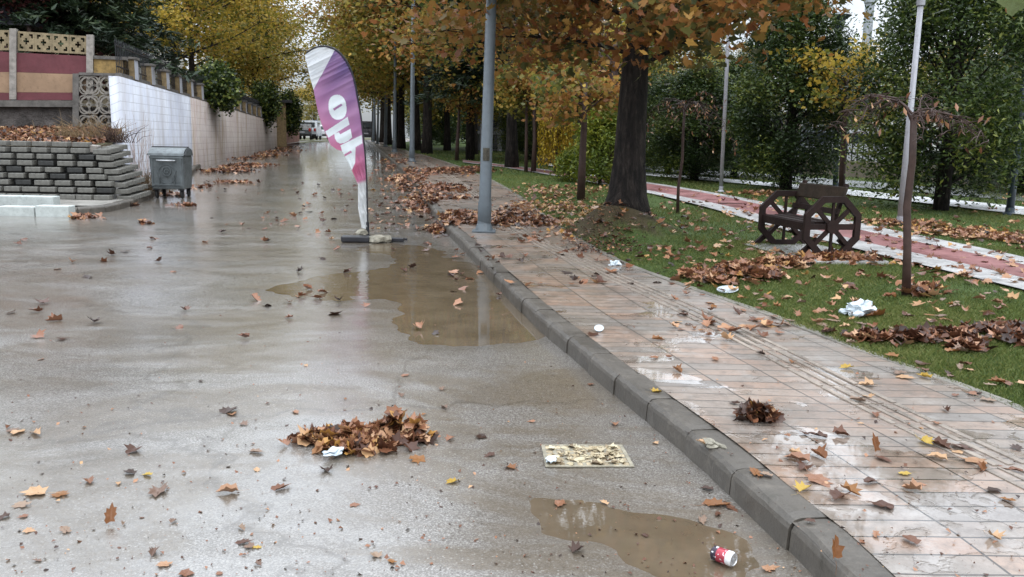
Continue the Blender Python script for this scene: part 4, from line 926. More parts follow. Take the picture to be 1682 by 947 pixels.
# ------------------------------------------------------------------ feather flag
def flag():
    base = at(604, 394); Yf = base.y; root = empty('feather_flag', base); o = base
    def P(px, py, dy=0): return atY(px, py, Yf+dy)-base
    R = [(501, 90), (505, 86), (513, 80), (522, 76.5), (536, 75.5), (550, 80), (560, 88), (569, 100), (579.6, 121), (584, 140), (587, 159), (591, 180), (594, 204), (598, 242), (600.5, 268), (601.7, 288), (603, 330), (603.6, 376)]
    L = [(501, 90), (502, 97), (504.5, 107), (507, 118), (510, 130), (515, 147), (518.5, 165), (522.6, 185), (528, 203), (536, 222), (543, 238), (553, 245), (562, 248), (573, 268), (580, 284), (588, 303), (588, 341), (594, 374)]
    def cum(Q):
        s = [0]
        for a, b_ in zip(Q[:-1], Q[1:]): s.append(s[-1]+math.hypot(b_[0]-a[0], b_[1]-a[1]))
        return np.array(s)
    nu, nv = 130, 380; t = np.linspace(0, 1, nv)
    def along(Q):
        k = np.linspace(0, 1, len(Q)); return np.interp(t, k, [q[0] for q in Q]), np.interp(t, k, [q[1] for q in Q])
    lx, ly = along(L); rx, ry = along(R); u = np.linspace(0, 1, nu)
    X = lx[:, None]*(1-u)+rx[:, None]*u; Yp = ly[:, None]*(1-u)+ry[:, None]*u
    rip = .03*np.sin(X*.11+Yp*.22)*u*(1-u)*4+.02*np.sin(X*.35-Yp*.13)*(1-u)*sstep(200, 300, Yp)+.012*np.sin((X*.5+Yp)*.55)*np.exp(-((Yp-112)/30)**2)*2+.02*np.sin((X-Yp*.35)*.9)*sstep(250, 285, Yp)
    def inpoly(Q):
        ins = np.zeros(X.shape, bool); n = len(Q)
        for i in range(n):
            x0, y0 = Q[i]; x1, y1 = Q[(i+1) % n]
            c = ((y0 > Yp) != (y1 > Yp)) & (X < (x1-x0)*(Yp-y0)/((y1-y0) or 1e-9)+x0); ins ^= c
        return ins
    cz = lambda pts: [(400+a/7.008, 130+b_/7.008) for a, b_ in pts]
    white = X*0 > 1
    dx, dy = X-554.4, Yp-175.7; th = -.12; ex, ey = dx*math.cos(th)+dy*math.sin(th), -dx*math.sin(th)+dy*math.cos(th); white |= (np.abs(ex/14.6)**2.3+np.abs(ey/20.5)**2.3) < 1
    white &= ~inpoly(cz([(1030, 338), (1125, 278), (1140, 298), (1045, 360)]))
    white |= inpoly(cz([(942, 600), (1198, 432), (1220, 520), (975, 672)]))
    white |= inpoly(cz([(1045, 625), (1052, 680), (1075, 720), (1110, 740), (1160, 732), (1205, 708), (1250, 668), (1232, 568), (1150, 590)]))
    white &= ~inpoly(cz([(1095, 612), (1225, 535), (1245, 560), (1115, 632)]))
    white |= inpoly(cz([(1115, 760), (1362, 640), (1368, 735), (1290, 780), (1140, 840)]))
    white |= inpoly(cz([(1140, 790), (1150, 880), (1165, 985), (1200, 1060), (1240, 1060), (1285, 960), (1290, 780)]))
    white &= ~inpoly(cz([(1155, 868), (1235, 818), (1250, 840), (1165, 888)]))
    corner = (X-515)*(80-147)-(Yp-147)*(551-515) > 0; corner = ((Yp-147)*(551-515)-(X-515)*(80-147)) < 0
    g = np.clip((Yp-90)/190, 0, 1)+(X-545)/-260
    gg = np.clip(g, 0, 1)[..., None]; pur, mag, pink = np.array([.18, .13, .29]), np.array([.36, .17, .32]), np.array([.58, .13, .21])
    c = np.where(gg < .5, pur+(mag-pur)*gg*2, mag+(pink-mag)*(gg-.5)*2)
    blot = (.5+.5*np.sin((X+Yp*.8)*.13+1))[..., None]*.25; c = c*(1-blot)+np.array([.62, .34, .52])*blot
    c = np.where(corner[..., None], np.array([.72, .74, .76]), c); c = np.where(white[..., None], np.array([.74, .80, .82]), c)
    low = (sstep(296, 303, Yp+(X-590)*.3))[..., None]; c = c*(1-low)+np.array([.66, .67, .67])*low
    hem = (u[None, :, None] > .975) & (low < .5); c = np.where(hem, np.array([.05, .04, .07]), c)
    V = np.zeros((nv*nu, 3)); k = 0; Xf, Yff, rf = X.ravel(), Yp.ravel(), rip.ravel()
    for k in range(nv*nu):
        p = P(Xf[k], Yff[k], rf[k]); V[k] = p
    i = (np.arange(nu-1)[None, :]+np.arange(nv-1)[:, None]*nu).ravel(); F = np.stack([i, i+1, i+1+nu, i+nu], 1)
    m = M('flag_cloth', .6, .3); ca = m.attr('print').outputs['Color']; cl_n = m.noise(m.coord(), 30, 4); ca2 = m.mix(m.mr(cl_n, .5, .8, 0, .12), ca, (.3, .27, .3)); m.col(ca2); m.bump(cl_n, .15, .004)
    tr = m.n('ShaderNodeBsdfTranslucent'); m.l(ca2, tr.inputs[0]); ms = m.n('ShaderNodeMixShader'); ms.inputs[0].default_value = .45; m.l(m.b.outputs[0], ms.inputs[1]); m.l(tr.outputs[0], ms.inputs[2]); m.l(ms.outputs[0], m.out.inputs[0])
    link('sail', npmesh('sail', V, F, {'print': c.reshape(-1, 3)}), m.m, root, True)
    pole = [(604.5, 392), (604.3, 376), (603, 330), (602.2, 288), (599, 242), (595, 204), (588, 159), (580, 121), (569.5, 99.5), (560, 87.5), (550, 79.5), (536, 75), (522, 76), (513, 79.5), (503, 87)]
    b = B(); b.tube([P(x, y, -.012) for x, y in smoothline([(x, y, 0) for x, y in pole], 2) for x, y in [(x, y)]] if False else [P(q[0], q[1], -.012) for q in smoothline([(x, y, 0) for x, y in pole], 2)], [.018 if i < 6 else .011 for i in range(4*len(pole)-6+0)][:len(smoothline([(x, y, 0) for x, y in pole], 2))] if False else .0115, 8)
    b.out('pole', MIR, root, True)
    b = B(); b.box((.14, 0, .02), (.86, .05, .035), rz=.12, bev=.006); b.box((.2, -.12, .035), (.70, .10, .05), rz=-.1, bev=.01); b.box((.0, 0, .025), (.05, .62, .035), rz=.12, bev=.006); b.tube([(0, 0, .02), (0, 0, .26)], [.028, .022], 10); b.box((-.13, -.22, .045), (.40, .20, .085), rz=.05, bev=.02); b.out('foot', MIR, root)
    tag(root, 'torn purple, pink and white feather flag leaning over the wet road', 'flag'); return base
fb = flag()
MST = dirty('yellowish_stone', (.26, .24, .19), .8, scale=12, var=.35, bump=.6, bd=.01)
for i, (dx, dy, s, lab) in enumerate([(.17, -.25, (.13, .10, .06), 'largest pale stone weighing the front of the flag foot'), (.30, -.22, (.09, .08, .06), 'pale stone at the right of the flag foot'), (-.08, -.02, (.10, .08, .075), 'greyish stone behind the black flag foot')]):
    b = B(); b.blob((0, 0, 0), s, i+3, .5, 2); o = b.out('stone', MST); o.location = fb+Vector((dx, dy, s[2]*.8+(.04 if i == 2 else 0))); o.rotation_euler.z = i*1.1; tag(o, lab, 'stone', 'stones on the flag foot')

# ------------------------------------------------------------------ octagonal wheel bench
def bench():
    n0 = at(1364, 424, .13); f0 = at(1306, 408, .13); v = f0-n0; L = v.length; rz = math.atan2(v.y, v.x)-math.pi/2; root = empty('wheel_bench', n0+Vector((0, 0, .015)), rz)
    MWD = dirty('dark_stained_wood', (.019, .009, .0075), .65, .25, scale=7, var=.45, bump=.35, bd=.004)
    R = .37; Lb = 1.25
    def wheel(y):
        b = B(); cz_ = R; ang = [math.pi/8+i*math.pi/4 for i in range(8)]
        for k in range(8):
            a, c = ang[k], ang[(k+1) % 8]; r0, r1 = R/math.cos(math.pi/8)*.80, R/math.cos(math.pi/8)
            b.prism([(r0*math.cos(a), y, cz_+r0*math.sin(a)), (r1*math.cos(a), y, cz_+r1*math.sin(a)), (r1*math.cos(c), y, cz_+r1*math.sin(c)), (r0*math.cos(c), y, cz_+r0*math.sin(c))], (0, .055, 0))
        w = b.out('wheel', MWD, root)
        b = B()
        for k in range(4):
            a = k*math.pi/4; d = Vector((math.cos(a), 0, math.sin(a))); rr = .30
            m3 = Matrix.Rotation(-a, 3, 'Y'); wd = .07 if k in (0,) else (.05 if k % 2 else .028); b.box((0, y+.028, cz_), (rr*2, .03+.002*k, wd), rot=m3)
        b.out('spokes', MWD, w)
        b = B(); b.prism([(.085*math.cos(a), y-.012, cz_+.085*math.sin(a)) for a in ang], (0, .078, 0)); b.out('hub', MWD, w)
        b = B()
        for s in (-1, 1): b.box((s*.27, y+.09, .10), (.34, .05, .06), rot=Matrix.Rotation(s*.72, 3, 'Y'))
        b.out('leg', MWD, w)
    wheel(0); wheel(Lb-.05)
    for k, x in enumerate((-.26, -.13, 0.0)):
        b = B(); b.box((x, Lb/2, .41+.004*k), (.115, Lb-.16, .03), bev=.005); b.out('seat_slat', MWD, root)
    b = B(); b.box((-.325, Lb/2, .365), (.03, Lb-.08, .10), bev=.005); b.out('seat_rail', MWD, root)
    b = B(); b.box((.05, Lb/2, .365), (.03, Lb-.16, .09), bev=.005); b.out('seat_rail', MWD, root)
    for y in (.12, Lb-.12):
        b = B(); b.box((.13, y, .62), (.05, .05, .56), rot=Matrix.Rotation(.28, 3, 'Y'), bev=.005); b.out('back_support', MWD, root)
    MW2 = dirty('mossy_wood', (.032, .02, .012), .6, .3, scale=6, var=.5, bump=.4)
    b = B(); b.box((.155, Lb/2, .76), (.035, Lb-.1, .19), rot=Matrix.Rotation(.28, 3, 'Y'), bev=.012); b.out('backrest', MW2, root)
    b = B(); b.box((.09, Lb/2, .55), (.03, Lb-.1, .07), rot=Matrix.Rotation(.28, 3, 'Y'), bev=.006); b.out('backrest', MWD, root)
    tag(root, 'dark wooden bench with octagonal cart wheel ends beside the red path', 'bench')
    b = B(); c = (n0+f0)/2; b.box((c.x-.02, c.y, ztf(c.y)+.125), (1.05, 1.75, .05), rz=rz); tag(b.out('concrete_slab', mgp), 'pale concrete slab under the wheel bench', 'slab')
bench()

# ------------------------------------------------------------------ cars
def car(px, py, cola, label, van=False, rz=0.0, lit=False, loc=None):
    p = loc or at(px, py); root = empty('parked_car', p, rz); MP = dirty('car_paint', cola, .3, .6, .2, scale=1, var=.05, damt=.1, bump=.0); MG_ = dirty('car_glass', (.02, .025, .03), .12, .6, var=.2, bump=0); MT = dirty('tyre', (.02, .02, .02), .8)
    H, Ln, Wd = (1.85, 4.4, 1.78) if van else (1.5, 4.3, 1.75); b = B()
    side = [(-Ln/2, .35), (-Ln/2, .95), (-Ln/2+.12, H*.62), (-Ln/2+.35, H), (Ln*.12, H), (Ln*.27, H*.62), (Ln/2-.1, .85), (Ln/2, .6), (Ln/2, .35)]
    b.prism([(-Wd/2, y, z) for y, z in side], (Wd, 0, 0)); bmesh.ops.bevel(b.bm, geom=b.bm.edges[:], offset=.06, segments=2, affect='EDGES'); b.out('body', MP, root, False)
    b = B(); b.box((0, -Ln/2+.2, H*.78), (Wd*.8, .10, H*.24), rot=Matrix.Rotation(-.42, 3, 'X')); b.out('rear_window', MG_, root)
    b = B(); b.box((0, Ln*.205, H*.80), (Wd*.82, .06, H*.34), rot=Matrix.Rotation(.62, 3, 'X')); b.out('windscreen', MG_, root)
    for s in (-1, 1):
        b = B(); b.box((s*(Wd/2-.012), -Ln*.12, H*.80), (.04, Ln*.45, H*.22)); b.out('side_window', MG_, root)
        for y in (-Ln*.31, Ln*.31):
            b = B(); b.lathe([(.27, -.1), (.32, -.07), (.32, .07), (.27, .1)], 16, Matrix.Translation((s*(Wd/2-.1), y, .32)) @ Matrix.Rotation(math.pi/2, 4, 'Y')); b.out('wheel', MT, root, True)
        b = B(); b.box((s*(Wd/2-.16), -Ln/2-.01, .95), (.2, .06, .3), bev=.02); b.out('tail_light', dirty('red_lens', (.35, .02, .02), .3, bump=0), root)
    b = B(); b.box((0, -Ln/2-.02, .45), (Wd*.96, .12, .2), bev=.03); b.out('bumper', MT, root)
    b = B(); b.box((0, -Ln/2-.02, .72), (.5, .03, .12)); b.out('number_plate', MWHP, root)
    return tag(root, label, 'car')
car(510, 229, (.55, .58, .62), 'silver white van seen from behind at the end of the street', van=True, rz=.1)
car(498, 229, (.10, .11, .12), 'dark car left of the silver van at the street end', rz=.2)
car(529, 228.6, (.6, .6, .62), 'pale car right of the silver van, half behind the flag', rz=.1)
car(599.5, 231.3, (.03, .03, .035), 'dark car at the kerb right of the flag pole', van=True, rz=.2)
car(1409, 283, (.5, .5, .52), 'white car parked beyond the far road behind the park', rz=1.25, loc=at(1409, 284, .1))
car(1345, 280, (.16, .18, .20), 'grey car parked beyond the far road left of the white one', rz=1.25, loc=at(1345, 281, .1))
car(1640, 296, (.05, .055, .06), 'dark car on the far road at the right', rz=1.25, loc=at(1640, 297, .1))

# ------------------------------------------------------------------ buildings
def building(px0, px1, ytop, Y, depth, wallmat, label, floors=3, bays=4, name='apartment_building', roof=True, colm=None, wy=.5):
    a, c = atY(px0, ytop, Y), atY(px1, ytop, Y); W_, H_ = c.x-a.x, a.z-ztf(Y); root = empty(name, ((a.x+c.x)/2, Y, ztf(Y)))
    b = B(); b.box((0, depth/2, H_/2), (W_, depth, H_)); b.out('wall', wallmat, root); mg_ = dirty('window_glass', (.05, .06, .07), .15, .6, var=.4, bump=0)
    if roof: b = B(); b.box((0, depth/2, H_+.15), (W_+.6, depth+.6, .3)); b.out('roof', MDKC, root)
    for i in range(floors):
        for j in range(bays):
            x = -W_/2+(j+.5)*W_/bays; z = (i+.55)*H_/floors; ww, hh = W_/bays*.55, H_/floors*wy
            b = B(); b.box((x, -.02, z), (ww+.16, .08, hh+.16)); w = b.out('window', MWHP, root); b = B(); b.box((x, -.045, z), (ww, .05, hh)); b.out('pane', mg_, w)
    if colm:
        for j in range(colm):
            b = B(); x = -W_/2+(j+.5)*W_/colm; b.tube([(x, -1.1, 0), (x, -1.1, H_*.9)], .12, 8); b.out('column', MWHP, root)
        b = B(); b.box((0, -.6, H_*.45), (W_, 1.4, .16)); b.out('balcony', MWHP, root)
    return tag(root, label, 'building')
MCRM = dirty('cream_render', (.42, .36, .27), .8, scale=.8); MPAL = dirty('pale_render', (.50, .50, .47), .8, scale=.8); MGRB = dirty('grey_cladding', (.20, .23, .27), .6, scale=.8)
building(-180, 12, -260, 38, 10, MCRM, 'tan apartment building at the top left corner', 4, 3)
building(60, 190, -80, 52, 10, MPAL, 'pale building glimpsed through the dark cedar', 4, 5)
building(488, 523, 175, 128, 8, MPAL, 'pale low building closing the street behind the parked cars', 1, 3)
building(772, 872, 178, 48, 8, MGRB, 'grey glazed kiosk building with white columns behind the trees', 2, 6, name='park_building', colm=7, wy=.8)
def tent():
    p = atY(18, 47, 24); root = empty('garden_gazebo', (p.x, p.y, 0)); b = B(); z = p.z; b.bm.faces.new([b.bm.verts.new(q) for q in ((-1.3, -1.3, z), (1.3, -1.3, z), (0, 0, z+.75))])
    v = [(-1.3, -1.3, z), (1.3, -1.3, z), (1.3, 1.3, z), (-1.3, 1.3, z)]
    b.bm.free(); b = B(); b.lathe([(1.75, z-.04), (1.75, z), (1.1, z+.24), (.5, z+.55), (.06, z+.72)], 4, Matrix.Rotation(math.pi/4, 4, 'Z')); b.out('roof', dirty('dark_tiles', (.025, .024, .03), .6, scale=12), root)
    for sx in (-1, 1):
        for sy in (-1, 1): b = B(); b.tube([(sx*1.1, sy*1.1, .5), (sx*1.1, sy*1.1, z)], .05, 8); b.out('leg', MBR, root)
    tag(root, 'dark roofed gazebo behind the painted fence at the left edge', 'gazebo')
tent()
# minaret-like mast far off
q = atY(1426, 40, 150); root = empty('minaret', (q.x, 150, 1.3)); b = B(); b.lathe([(.8, 0), (.75, 24), (1.0, 24.2), (1.0, 24.8), (.6, 25), (.05, 31)], 16); b.out('tower', dirty('pale_stone', (.3, .32, .35), .8, scale=1), root, False); tag(root, 'distant grey minaret above the golden tree', 'minaret')
# low wall and railing beyond the far road
fw = empty('roadside_wall'); P0, P1 = at(1060, 268, .1), at(1900, 328, .1)
b = B(); d_ = Vector((P1.x-P0.x, P1.y-P0.y, 0)); nn = Vector((-d_.y, d_.x, 0)).normalized()*.25
b.prism([P0, P1, P1+Vector((0, 0, .55)), P0+Vector((0, 0, .55))], nn); b.out('wall', dirty('buff_stone', (.20, .165, .13), .8, scale=2), fw)
b = B()
for k in range(90):
    p = P0.lerp(P1, k/89)+nn*.5; b.tube([p+Vector((0, 0, .5)), p+Vector((0, 0, 1.45))], .025, 4)
for z in (1.4, .8): b.tube([P0+nn*.5+Vector((0, 0, z)), P1+nn*.5+Vector((0, 0, z))], .03, 4)
b.out('railing', MIR, fw); tag(fw, 'low buff roadside wall with dark railing beyond the far road', 'wall')
building(1180, 1420, 190, 62, 10, dirty('brown_render', (.17, .14, .12), .8, scale=.6), 'brownish low building beyond the far road', 2, 9)
building(1440, 1760, 150, 66, 10, MPAL, 'pale low building behind the far road at the right', 2, 9)

# ------------------------------------------------------------------ small things
def drain():
    c = at(963, 751); a0, a1, a2, a3 = at(889, 734), at(1022, 734), at(1042, 770), at(896, 770); z = .009
    for a in (a0, a1, a2, a3): a.z = z
    root = empty('drain_grate'); MO = dirty('ochre_iron', (.25, .225, .17), .5, .4, scale=14, var=.4, damt=.6); b = B(); P = [a0, a1, a2, a3]; cc = (a0+a1+a2+a3)/4
    I = [p.lerp(cc, .085) for p in P]
    for k in range(4): j = (k+1) % 4; b.prism([P[k], P[j], I[j], I[k]], (0, 0, .005))
    b.out('frame', MO, root); b = B()
    for k in range(1, 9):
        f = k/9; u0, u1 = I[0].lerp(I[1], f), I[3].lerp(I[2], f); w = (I[1]-I[0]).normalized()*.009; b.prism([u0-w, u0+w, u1+w, u1-w], (0, 0, .004))
    for k in range(1, 5):
        f = k/5; u0, u1 = I[0].lerp(I[3], f), I[1].lerp(I[2], f); w = Vector((0, .007, 0)); b.prism([u0-w, u1-w, u1+w, u0+w], (0, 0, .003))
    b.out('grating', MO, root)
    b = B(); b.prism([p+Vector((0, 0, -.03)) for p in I], (0, 0, .0315)); b.out('silt', dirty('pale_silt', (.36, .29, .19), .5, scale=25, var=.55, bump=.8, damt=.6), root)
    rr = np.random.default_rng(31); uu = rr.uniform(.06, .94, (110, 2)); Pd = np.array([list(I[0].lerp(I[1], u).lerp(I[3].lerp(I[2], u), v)) for u, v in uu]); Pd[:, 2] += .003+rr.uniform(0, .002, 110)
    link('clogging_leaves', leaves_mesh('clogging_leaves', Pd, rr.uniform(.02, .055, 110), detail=True, seed=32, tilt=.05, curl=.05), leafmat('pale_wet_leaf', [(0, (.13, .09, .05)), (.4, (.32, .25, .15)), (1, (.52, .46, .32))], .05, .3), root)
    tag(root, 'square street drain with ochre frame clogged with pale leaves', 'drain')
drain()
def can():
    p = at(1187, 926); p.z = .032; root = empty('drink_can', p); root.rotation_euler = (0, math.pi/2-.06, -.80); root.scale = (.82,)*3; m = M('can_print', .3, .6, .3); uv = m.coord('Object'); sp_ = m.n('ShaderNodeSeparateXYZ'); m.l(uv, sp_.inputs[0])
    n = m.noise(uv, 55, 2); c = m.ramp(m.mr(sp_.outputs[2], -.05, .05, 0, 1), [(0, (.02, .015, .03)), (.28, (.03, .015, .03)), (.30, (.33, .03, .05)), (.74, (.36, .04, .06)), (.77, (.75, .75, .76)), (1, (.8, .8, .8))]); m.col(m.mix(m.mr(n, .58, .61, 0, .8), c, (.78, .78, .8)))
    b = B(); b.lathe([(.025, -.052), (.0325, -.045), (.0325, .043), (.027, .052)], 28); b.out('body', m.m, root, False); ma = dirty('aluminium', (.6, .61, .62), .3, .5, .7, bump=.1)
    b = B(); b.lathe([(.027, .052), (.0285, .055), (.026, .055), (.024, .0525), (.001, .0525)], 28); lid = b.out('lid', ma, root); b = B(); b.box((.006, 0, .0545), (.02, .012, .002), bev=.0008); b.out('tab', ma, lid)
    tag(root, 'crumpled small red, white and black drink can lying on the wet road', 'can')
can()
MPL = M('white_plastic', .35, .5).col((.52, .58, .62)).m
def crumple(px, py, s, dz, seed, name, label, cat, sub=4, amp=.9, mat=None):
    p = at(px, py, dz); b = B(); b.blob((0, 0, 0), s, seed, amp, sub)
    for v in b.bm.verts:
        v.co += Vector((mnoise.noise(v.co*28+Vector((seed, 0, 0))), mnoise.noise(v.co*28+Vector((0, seed, 0))), mnoise.noise(v.co*28+Vector((0, 0, seed)))))*max(s)*.28
    o = b.out(name, mat or MPL); o.location = p+Vector((0, 0, s[2]*.75)); o.rotation_euler.z = .3*seed; return tag(o, label, cat)
crumple(1412, 517, (.115, .07, .055), .13, 1, 'plastic_bag', 'crumpled bluish white plastic bag lying on the grass', 'plastic bag')
crumple(548, 745, (.045, .03, .015), .03, 3, 'paper_scrap', 'white paper scrap on the near leaf heap in the road', 'litter')
crumple(1010, 437, (.06, .05, .035), .12, 4, 'paper_cup', 'crushed white cup on the grass edge by the big tree mound', 'litter')
crumple(1000, 762-0, (.03, .02, .012), .02, 5, 'paper_scrap', 'small white wrapper against the drain frame', 'litter') if False else crumple(905, 757, (.03, .02, .012), .02, 5, 'paper_scrap', 'small white wrapper against the left corner of the drain', 'litter')
crumple(1420, 760-0, (.001, .001, .001), .1, 6, 'x', 'x', 'x') if False else None
crumple(1170, 733, (.05, .03, .018), .12, 7, 'mortar_lump', 'pale mortar lump sitting on the kerb joint', 'mortar lump', mat=MST)
def plate(px, py, r, dz, label, name='foam_plate', tilt=.15):
    p = at(px, py, dz); b = B(); b.lathe([(r*.6, 0), (r*.65, .004), (r, .02), (r*.99, .024), (r*.62, .01), (r*.02, .008)], 24); o = b.out(name, MPL, None, True); o.location = p; o.rotation_euler = (tilt, -.1, 0); tag(o, label, 'litter')
plate(1195, 478, .10, .14, 'flat white foam plate on the grass by the walk edge')
plate(984, 542, .035, .14, 'white bottle cap shaped lid on the walk near the kerb', 'cup_lid', .5)
b = B(); b.tube([(0, 0, 0), (.25, .05, .01), (.6, .02, .0)], [.012, .009, .004], 6); o = b.out('fallen_stick', MBR); o.location = at(1180, 334, .16); o.rotation_euler.z = .1; tag(o, 'dark twig fallen across the red cycle path', 'stick')

# ------------------------------------------------------------------ fallen leaves
def single_leaf_mesh(seed, s=1.0):
    r = random.Random(seed); b = bmesh.new(); O = [Vector((x, y, 0))*r.uniform(.68, 1.12) for x, y in LO]; n = len(O); rings = []
    for f in (.35, .7, 1.0): rings.append([b.verts.new(p*f) for p in O])
    c = b.verts.new((0, 0, 0))
    for i in range(n): b.faces.new((c, rings[0][i], rings[0][(i+1) % n]))
    for a, d in zip(rings[:-1], rings[1:]):
        for i in range(n): b.faces.new((a[i], d[i], d[(i+1) % n], a[(i+1) % n]))
    ax = Vector((math.cos(seed*1.7), math.sin(seed*1.7), 0)); cu = r.uniform(.1, .75); fo = r.choice([0, .2, .5, .9, 1.3]); cu2 = r.uniform(-.3, .5)
    for v in b.verts:
        u = v.co.dot(ax); w = v.co.dot(Vector((-ax.y, ax.x, 0))); rr = v.co.length
        v.co.z += cu*u*u+cu2*w*w*.6+.15*mnoise.noise(v.co*4.5+Vector((seed, 0, 0)))+fo*abs(v.co.x); v.co *= 1-.15*cu*rr
        v.co.x += .05*mnoise.noise(v.co*6+Vector((seed, 2, 0)))
    # stem
    st = [Vector((0, -.40, .0)), Vector((.03, -.6, .03)), Vector((.1*r.uniform(-1, 1), -.85, .06))]
    for p, q in zip(st[:-1], st[1:]):
        k = [b.verts.new(p+Vector((-.012, 0, .0))), b.verts.new(p+Vector((.012, 0, .0))), b.verts.new(q+Vector((.010, 0, .0))), b.verts.new(q+Vector((-.010, 0, .0)))]; b.faces.new(k)
    zm = min(v.co.z for v in b.verts)
    for v in b.verts: v.co.z -= zm
    me = bpy.data.meshes.new('fallen_leaf'); b.to_mesh(me); b.free(); me.polygons.foreach_set('use_smooth', np.ones(len(me.polygons), bool)); return me
LM = {}
for nm, mt in (('brown', MLO), ('pale', MLP), ('yellow', MLY), ('orange', MLG)):
    LM[nm] = []
    for s in range(8 if nm == 'brown' else 4):
        me = single_leaf_mesh(s+1); me.materials.append(mt); LM[nm].append(me)
def surf(x, y):
    k, e = float(KX(y)), float(EX(y))
    if x < k-.01: return ztf(y)+max(float(hroad(np.array(x), np.array(y))), WL)+.003, 'road'
    if x < k+.165: return ztf(y)+.134, 'kerb'
    if x < e: return float(zwalk(x, y))+.006, 'walk'
    return float(zlawn(x, y))+.03, 'lawn'
rl = random.Random(99); nleaf = 0
SZ = {'road': 'the wet road', 'kerb': 'the kerb', 'walk': 'the wet walk', 'lawn': 'the lawn'}
LMK = [('drain grate', at(963, 751)), ('drink can', at(1187, 915)), ('leaf heap in the road', at(600, 735)), ('feather flag', fb), ('nearest lamp post', at(795, 380)), ('bare weeping tree', at(1489, 485)), ('plastic bag', at(1412, 517)), ('big plane tree', TB), ('wheel bench', at(1340, 418)), ('road corner nearest the camera', at(100, 880)), ('left roadside', at(150, 600)), ('walk end nearest the camera', at(1500, 800, .13)), ('stacked blocks', at(150, 360)), ('waste container', at(284, 325)), ('clump on the walk', at(1230, 690, .13)), ('road middle nearest the camera', at(600, 880))]
def leaf_at(x, y, s, colr='brown', label=None, up=None):
    global nleaf
    z, sf = surf(x, y); me = rl.choice(LM[colr]); o = bpy.data.objects.new('fallen_leaf', me); COL.objects.link(o); o.location = (x, y, z); o.scale = (s*rl.uniform(.45, 1.0), s, s*rl.uniform(.2, .6)); o.rotation_euler = (rl.uniform(-.15, .15), rl.uniform(-.15, .15), rl.uniform(0, 6.28))
    if up: o.rotation_euler = up; o.location.z += s*.35
    nl = min(LMK, key=lambda t: (t[1].x-x)**2+(t[1].y-y)**2)[0]; lab = label or '%s fallen leaf on %s near the %s' % ({'brown': 'wet brown', 'pale': 'pale tan', 'yellow': 'bright yellow', 'orange': 'orange brown'}[colr], SZ[sf], nl)
    tag(o, lab, 'leaf', None if label else lab.replace('fallen leaf', 'leaves')); nleaf += 1; return o
def lp(px, py, w, colr='brown', label=None, up=None):
    dz = 0
    p = at(px, py); 
    if p.x > float(KX(p.y)): p = at(px, py, .13)
    leaf_at(p.x, p.y, w*p.y/FPX*.85, colr, label, up)
lp(182, 862, 48, 'orange', 'orange brown leaf lying alone near the lower left corner of the road', (1.0, .2, .4))
lp(243, 783, 28, 'yellow', 'small yellow leaf beside a dark curled leaf on the left of the road'); lp(214, 780, 34, 'brown', 'dark curled leaf left of the small yellow leaf'); lp(262, 810, 62, 'pale', 'large pale leaf flat on the road below the small yellow leaf')
lp(35, 832, 46, 'pale', 'pale tan leaf near the left picture edge'); lp(90, 528, 34, 'brown', 'single brown leaf far up the left side of the road'); lp(375, 678, 44, 'brown', 'brown leaf with long stem in the middle left of the road'); lp(218, 743, 40); lp(30, 712, 60); lp(60, 715, 40); lp(420, 745, 42, 'pale'); lp(330, 628, 18); lp(68, 592, 22); lp(60, 812, 60); lp(195, 797, 22); lp(400, 895, 42, 'brown'); lp(422, 902, 26, 'yellow', 'small yellow leaf in the clump at the lower middle left'); lp(460, 805, 50, 'brown'); lp(375, 812, 50); lp(686, 758, 44, 'orange', 'reddish leaf just right below the near leaf heap'); lp(740, 724, 26); lp(790, 720, 34); lp(805, 750, 34); lp(838, 771, 34, 'orange'); lp(745, 795, 34, 'yellow'); lp(920, 828, 60, 'brown'); lp(948, 906, 44); lp(1175, 832, 62, 'orange', 'cluster leaf of orange brown against the kerb foot above the can'); lp(1200, 836, 40, 'brown'); lp(1060, 880, 22)
lp(1370, 918, 62, 'orange', 'large orange leaf standing on the kerb edge near the picture bottom', (1.25, .1, .35)); lp(1078, 644, 34, 'yellow', 'yellow leaf lying on the kerb top'); lp(1392, 606, 34, 'yellow', 'yellow leaf on the walk near the lawn edge'); lp(1207, 664, 36, 'brown', 'dark leaf above the curled clump on the walk'); lp(1520, 728, 46, 'yellow', 'large yellow leaf on the right part of the walk'); lp(1545, 735, 50); lp(1580, 738, 48); lp(1486, 780, 34, 'yellow', 'small yellow leaf in the middle of the near walk'); lp(1435, 745, 46, 'orange', 'orange leaf standing up on the near walk', (1.1, 0, .2)); lp(1450, 756, 44); lp(1380, 716, 40); lp(1345, 718, 50); lp(1345, 750, 50, 'orange'); lp(1310, 758, 60); lp(1240, 778, 46, 'orange'); lp(1260, 782, 34, 'pale'); lp(1320, 770, 44); lp(1345, 790, 60); lp(1395, 808, 60, 'orange'); lp(1380, 820, 60); lp(1320, 806, 50, 'yellow', 'yellow torn leaf on the walk behind the kerb'); lp(1450, 832, 56, 'brown'); lp(1600, 760, 70); lp(1612, 772, 50, 'orange'); lp(1665, 776, 44); lp(1655, 825, 40, 'orange'); lp(1540, 756, 44); lp(1430, 794, 50); lp(1500, 806, 50)
lp(1415, 535, 40, 'pale'); lp(1368, 530, 34, 'pale'); lp(1350, 512, 28); lp(1440, 520, 40, 'orange'); lp(1570, 505, 30, 'pale'); lp(1520, 622, 40, 'yellow', 'yellow leaf on the grass beside the walk edge'); lp(1515, 612, 36); lp(1625, 636, 34, 'pale'); lp(1545, 520, 34, 'pale'); lp(1395, 560, 40, 'brown'); lp(1480, 570, 34)
